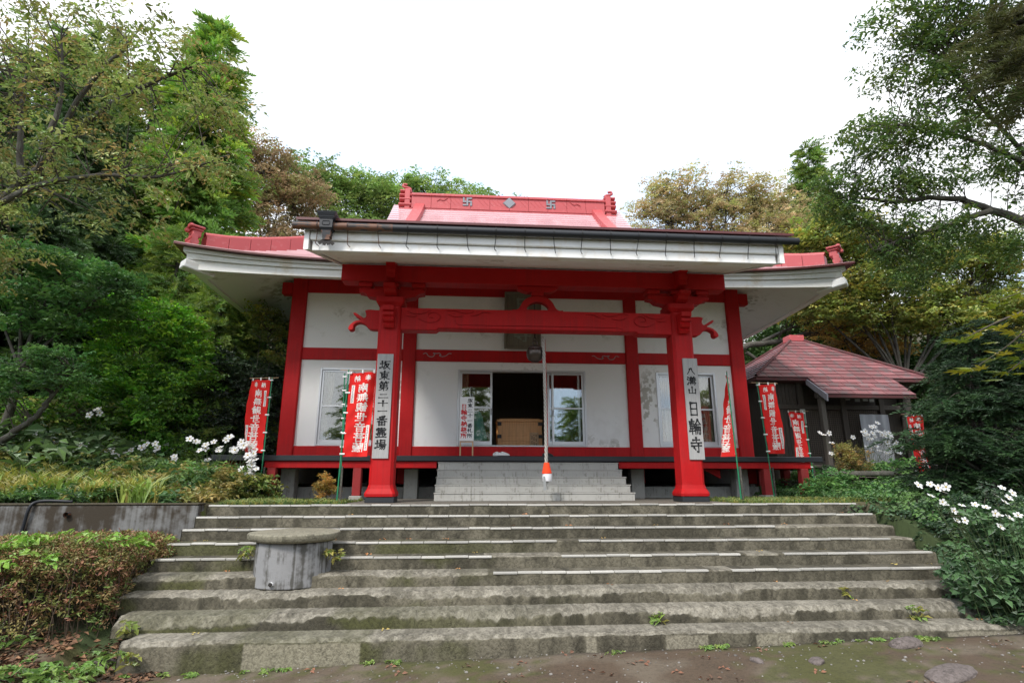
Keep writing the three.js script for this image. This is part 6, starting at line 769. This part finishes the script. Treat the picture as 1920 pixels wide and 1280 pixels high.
anemones('dense spray of white anemones beside the first banner and veranda corner', [[-6.73, 1.13, 1.76], [-6.57, 1.01, 1.74], [-6.41, 1.13, 1.78], [-6.3, 0.99, 1.75], [-6.06, 1.22, 1.83], [-5.98, 0.96, 1.77], [-5.82, 1.03, 1.8], [-5.75, 1.09, 1.82], [-5.66, 1.01, 1.8], [-5.58, 0.9, 1.86], [-5.7, 0.88, 1.77], [-5.6, 0.78, 1.85], [-5.52, 0.78, 1.9], [-5.57, 0.68, 1.83], [-5.5, 0.61, 1.9], [-5.65, 0.54, 1.8], [-5.54, 0.47, 1.88], [-5.65, 0.33, 1.84], [-5.7, 0.26, 1.8], [-5.59, 0.18, 1.9], [-6.53, 0.78, 1.68], [-6.4, 0.59, 1.64], [-7.26, 0.61, 1.59]], [-6.1, 2.0], 0.5, 501, true, 380, 0.45);
anemones('scattered white anemones among leaves at the foot of the wooded slope', [[-10.12, 1.19, 1.3], [-9.96, 1.29, 1.34], [-9.85, 1.19, 1.32], [-10.01, 1.24, 1.33], [-9.73, 1.15, 1.32], [-9.13, 1.05, 1.34], [-8.3, 0.92, 1.37], [-8.52, 0.92, 1.36], [-8.36, 0.87, 1.36], [-7.98, 1.03, 1.42], [-9.18, 1.03, 1.33], [-7.65, 1.03, 1.45], [-9.51, 0.68, 1.22], [-8.85, 1.72, 1.53], [-7.31, 0.79, 1.42]], [-8.9, 1.4], 0.9, 502, true, 380, 0.55);
anemones('cloud of white anemones in front of the small shrine', [[7.93, 1.53, -0.45], [8.14, 1.33, -0.49], [8.69, 1.47, -0.41], [8.96, 1.6, -0.36], [9.24, 1.74, -0.3], [9.45, 1.53, -0.34], [9.11, 1.4, -0.4], [9.52, 1.33, -0.38], [9.39, 1.13, -0.45], [9.8, 1.27, -0.38], [8.14, 1.06, -0.56], [8.35, 1.13, -0.52], [9.18, 1.2, -0.44], [9.66, 1.53, -0.32], [9.6, 1.06, -0.45], [9.3, 1.62, -0.3], [9.0, 1.5, -0.3], [9.25, 1.5, -0.35], [9.55, 1.2, -0.3], [9.75, 1.1, -0.3]], [9.0, -0.2], 0.6, 503, true, 200, 0.5, P.yew);
anemones('white anemones on tall stems over big lobed leaves beside the lower steps', [[3.97, 0.32, 7.21], [4.1, 0.33, 7.23], [4.2, 0.29, 7.22], [4.26, 0.24, 7.22], [4.12, 0.2, 7.19], [4.29, 0.3, 7.23], [4.25, 0.13, 7.19], [4.29, 0.1, 7.18], [4.48, 0.09, 7.19], [4.51, -0.08, 7.16], [4.63, 0.1, 7.21], [4.76, 0.07, 7.21], [4.42, -0.08, 7.15], [4.88, 0.2, 7.25], [4.98, 0.13, 7.24], [4.87, 0, 7.2], [4.92, -0.02, 7.2], [5.07, 0.23, 7.27], [5.04, -0.05, 7.2], [5.13, -0.02, 7.22], [4.94, 0.29, 7.28], [5.02, 0.18, 7.26], [4.93, -0.15, 7.17], [4.39, 0.03, 7.17]], [5.45, 6.8], 0.4, 504, false, 700, 0.75, [[0.03, 0.075, 0.02], [0.04, 0.09, 0.025], [0.025, 0.06, 0.02]]);
// ---- low shrubs on the shrine side and by the veranda
leafTree({ name: 'low_shrub', label: 'low dark green shrubs and ferns under the veranda end', category: 'shrub', base: [6.4, -0.05, 2.1], blobs: [[6.1, 0.3, 2.2, 0.5, 0.28], [6.7, 0.15, 2.2, 0.7, 0.2], [7.6, 0.15, 2.4, 0.66, 0.26], [8.2, 0.5, 1.6, 0.5, 0.3], [7.9, 0.35, 0.6, 0.7, 0.35], [6.9, 0.3, 0.3, 0.4, 0.3], [6.1, 0.2, 0.4, 0.4, 0.25]], geos: G.broad, pal: P.teal, clumps: 26, per: 11, spreadK: 0.16, seed: 117, trunkR: 0.015, size: 0.8 });
leafTree({ name: 'yellowing_shrub', label: 'shrub with yellowing leaves growing above the stone table', category: 'shrub', base: [7.35, 0.55, 1.4], blobs: [[7.3, 1.0, 1.4, 0.3, 0.22], [7.35, 0.75, 1.4, 0.34, 0.14], [7.1, 0.7, 1.5, 0.2, 0.1]], geos: G.tiny, pal: [[0.16, 0.14, 0.03], [0.09, 0.11, 0.025], [0.2, 0.11, 0.03]], clumps: 44, per: 12, spreadK: 0.09, seed: 118, trunkR: 0.012, size: 1.3 });
leafTree({ name: 'yellowing_shrub', label: 'small yellow-leaved bush in front of the veranda between two banners', category: 'shrub', base: [-4.05, -0.02, 2.1], blobs: [[-4.08, 0.33, 2.1, 0.15, 0.16], [-4.05, 0.18, 2.1, 0.2, 0.12]], geos: G.tiny, pal: [[0.28, 0.19, 0.03], [0.16, 0.15, 0.03], [0.3, 0.15, 0.03]], clumps: 60, per: 9, spreadK: 0.06, seed: 119, trunkR: 0.008, size: 1.2, twigR: 0.003 });
leafTree({ name: 'low_shrub', label: 'low ivy-like shrubs spilling over the stair end below the yew', category: 'shrub', base: [5.9, -0.4, 5.4], blobs: [[5.8, -0.15, 4.8, 0.4, 0.2], [5.8, -0.4, 5.6, 0.4, 0.25], [5.85, -0.75, 6.4, 0.32, 0.22], [6.5, -0.2, 5.4, 0.7, 0.4], [6.6, -0.6, 6.6, 0.8, 0.4], [5.5, -0.15, 4.3, 0.3, 0.12], [5.8, -1.05, 7.3, 0.3, 0.16], [6.8, -0.9, 7.6, 0.8, 0.4]], geos: G.broad, pal: [[0.025, 0.06, 0.02], [0.04, 0.08, 0.02], [0.02, 0.05, 0.02]], clumps: 30, per: 12, spreadK: 0.16, seed: 120, trunkR: 0.02, size: 0.75 });
// ---- ground cover nobody could count
{
  const r = rngOf(601), blade = (s) => { const q = rngOf(s), T3 = []; for (let k = 0; k < 9; k++) { const a = q() * 6.28, h = 0.6 + 0.5 * q(), l = 0.25 + 0.4 * q(), o = V((q() - 0.5) * 0.25, 0, (q() - 0.5) * 0.25), d = V(Math.cos(a), 0, Math.sin(a)), s2 = V(-d.z, 0, d.x).multiplyScalar(0.035), m = o.clone().addScaledVector(d, l * 0.35).setY(h * 0.62), t = o.clone().addScaledVector(d, l).setY(h * 0.8); T3.push([o.clone().sub(s2), o.clone().add(s2), m.clone().add(s2)], [o.clone().sub(s2), m.clone().add(s2), m.clone().sub(s2)], [m.clone().sub(s2), m.clone().add(s2), t]); } return rawGeo(T3); }, tuft = [blade(1), blade(2)];
  const spread = (n, x0, x1, z0, z1, ok, make) => { const out = []; for (let k = 0; k < n; k++) { const x = mix(x0, x1, r()), z = mix(z0, z1, r()); if (ok(x, z)) out.push(make(x, z)); } return out; };
  const say = (l, c) => { strew.label = l; strew.category = c; };
  const patch = (x, z, s = 1.3, t = 0.48) => fbm3(x * s, 4, z * s, 3) > t;
  say('short grass and moss along the top of the steps', 'grass');
  strew(scene, 'grass', tuft, leafMat, [...spread(5200, -5.3, -3.3, 2.2, 4.0, (x, z) => patch(x, z, 2, 0.42), (x, z) => [V(x, groundY(x, z), z), r() * 6.28, 0, 0, 0.05 + 0.06 * r(), tint(P.herb, r)]), ...spread(5200, 3.3, 6.6, 2.0, 4.0, (x, z) => patch(x, z, 2, 0.42), (x, z) => [V(x, groundY(x, z), z), r() * 6.28, 0, 0, 0.05 + 0.06 * r(), tint(P.herb, r)])]);
  say('tall grass and day-lily leaves arching over the retaining wall', 'grass');
  strew(scene, 'tall_grass', tuft, leafMat, [...spread(1500, -10.5, -5.6, 2.2, 4.35, (x, z) => patch(x, z, 0.9, 0.46), (x, z) => [V(x, groundY(x, z), z), r() * 6.28, 0, 0, 0.25 + 0.3 * r(), tint([[0.10, 0.16, 0.02], [0.16, 0.17, 0.03], [0.24, 0.2, 0.04]], r)])]);
  say('mixed weeds and herbs covering the bed above the retaining wall', 'weeds');
  strew(scene, 'weeds', G.weed, leafMat, [...spread(15000, -14, -5.5, -1, 4.35, (x, z) => patch(x, z, 1.1, 0.36), (x, z) => { const h = 0.02 + 0.55 * r() * sstep(0.35, 0.7, fbm3(x * 1.2, 1, z * 1.2, 3)) * sstep(4.6, 2.9, z) + 0.08 * r(); return [V(x, groundY(x, z) + h, z), r() * 6.28, (r() - 0.5) * 0.9, (r() - 0.5) * 0.9, 0.5 + 0.8 * r(), tint(fbm3(x * 0.8, 6, z * 1.4, 2) > 0.52 && z > 2.4 ? [[0.15, 0.13, 0.03], [0.2, 0.15, 0.04], [0.09, 0.11, 0.02]] : [[0.04, 0.10, 0.015], [0.08, 0.14, 0.02], [0.03, 0.075, 0.02]], r)]; })]);
  say('dark undergrowth carpeting the shrine-side bank', 'undergrowth');
  strew(scene, 'undergrowth', G.broad, leafMat, [...spread(9000, 5.5, 16, -3, 8.6, (x, z) => !(x > 6.9 && x < 12.6 && z < -0.9) && patch(x, z, 1.0, 0.36), (x, z) => [V(x, groundY(x, z) + 0.04 + 0.18 * r(), z), r() * 6.28, (r() - 0.5) * 0.8, (r() - 0.5) * 0.8, 0.4 + 0.5 * r(), tint(P.teal, r, 0.8)])]);
  say('dark understorey leaves covering the wooded slope', 'undergrowth');
  strew(scene, 'slope_undergrowth', G.far, leafMat, spread(9000, -40, -8, -26, 3, (x, z) => true, (x, z) => [V(x, groundY(x, z) + 0.2 + 0.7 * r(), z), r() * 6.28, (r() - 0.5), (r() - 0.5), 0.8 + 0.9 * r(), tint(P.sugiDark, r)]));
  say('small weeds sprouting in step joints and along the step foot', 'weeds');
  { const it = []; for (let k = 0; k < 150; k++) { const x = mix(-4.6, 5.2, r()), z = 7.2 + 0.05 + 0.16 * r() * r(); if (patch(x, 1, 2.2, 0.5)) for (let q = 0; q < 3; q++) it.push([V(x + (r() - 0.5) * 0.1, groundY(x, z) + 0.02, z), r() * 6.28, (r() - 0.5), (r() - 0.5), 0.16 + 0.16 * r(), tint([[0.08, 0.15, 0.02], [0.12, 0.16, 0.03]], r)]); } for (const [x, y, z, n] of [[-4.55, -1.4, 7.25, 8], [-2.95, -0.62, 5.95, 14], [-4.1, -0.6, 5.75, 12], [-4.8, -1.2, 6.85, 5], [3.4, -1.05, 6.45, 6], [0.9, -1.2, 6.84, 6], [4.0, -1.2, 6.85, 10]]) for (let k = 0; k < n; k++) it.push([V(x + (r() - 0.5) * 0.16, y + 0.03 + r() * 0.12, z + (r() - 0.5) * 0.12), r() * 6.28, (r() - 0.5), (r() - 0.5), 0.3 + 0.3 * r(), tint([[0.09, 0.15, 0.02], [0.18, 0.16, 0.03]], r)]); strew(scene, 'step_weeds', G.herb, leafMat, it); }
  say('low green weeds growing in front of the clipped hedge', 'weeds');
  strew(scene, 'hedge_weeds', G.herb, leafMat, spread(420, -7.5, -4.75, 6.9, 8.1, (x, z) => patch(x, z, 1.6, 0.45), (x, z) => [V(x, groundY(x, z) + 0.03 + 0.14 * r(), z), r() * 6.28, (r() - 0.5) * 0.8, (r() - 0.5) * 0.8, 0.35 + 0.4 * r(), tint([[0.07, 0.14, 0.02], [0.11, 0.17, 0.03]], r)]));
  say('fallen brown leaves on the earth and steps', 'leaves');
  const dead = [spray(71, 3, 0.14, 0.07, 0.04, 0, 0.3)];
  strew(scene, 'fallen_leaves', dead, std({ roughness: 0.9, side: THREE.DoubleSide }), [...spread(1500, -7.4, -4.3, 6.6, 8.4, (x, z) => true, (x, z) => [V(x, groundY(x, z) + 0.012, z), r() * 6.28, (r() - 0.5) * 0.4, (r() - 0.5) * 0.4, 0.7 + 0.5 * r(), tint([[0.08, 0.04, 0.022], [0.12, 0.065, 0.035], [0.05, 0.03, 0.02]], r)]), ...spread(80, -4.3, 5, 7.25, 10, (x, z) => true, (x, z) => [V(x, groundY(x, z) + 0.012, z), r() * 6.28, 0, (r() - 0.5) * 0.4, 0.5 + 0.4 * r(), tint([[0.11, 0.05, 0.03], [0.08, 0.045, 0.03]], r)]), ...spread(130, -5.3, 5.2, 4.3, 7.1, (x, z) => { const f = ((z - 4.241) / 0.366) % 1; return f > 0.05 && f < 0.35; }, (x, z) => [V(x, -0.15 * (Math.floor((z - 4.241) / 0.366) + 1) + 0.012, z), r() * 6.28, 0, (r() - 0.5) * 0.3, 0.4 + 0.4 * r(), tint([[0.24, 0.10, 0.04], [0.2, 0.16, 0.05]], r)])]);
  say('gravel and small stones scattered over the forecourt', 'gravel');
  const peb = [1, 2].map((s) => { const g = new THREE.IcosahedronGeometry(1, 1), p = g.attributes.position; for (let i = 0; i < p.count; i++) { const q = V().fromBufferAttribute(p, i), f = 0.7 + 0.5 * noise3(q.x * 1.5 + s * 9, q.y * 1.5, q.z * 1.5); p.setXYZ(i, q.x * f, q.y * f * 0.6, q.z * f); } g.computeVertexNormals(); return g; });
  strew(scene, 'gravel', peb, std({ roughness: 0.85 }), [...spread(3800, -5, 7, 7.2, 11, (x, z) => r() < 0.25 + 0.75 * Math.exp(-(z - 7.2) * 2.2), (x, z) => { const s = 0.006 + 0.02 * r() * r() * r(); return [V(x, groundY(x, z) + s * 0.2, z), r() * 6.28, 0, 0, s, tint([[0.085, 0.08, 0.075], [0.06, 0.055, 0.05], [0.14, 0.13, 0.12]], r)]; })]);
}
console.log('built', scene.children.length);
renderer.render(scene, camera);
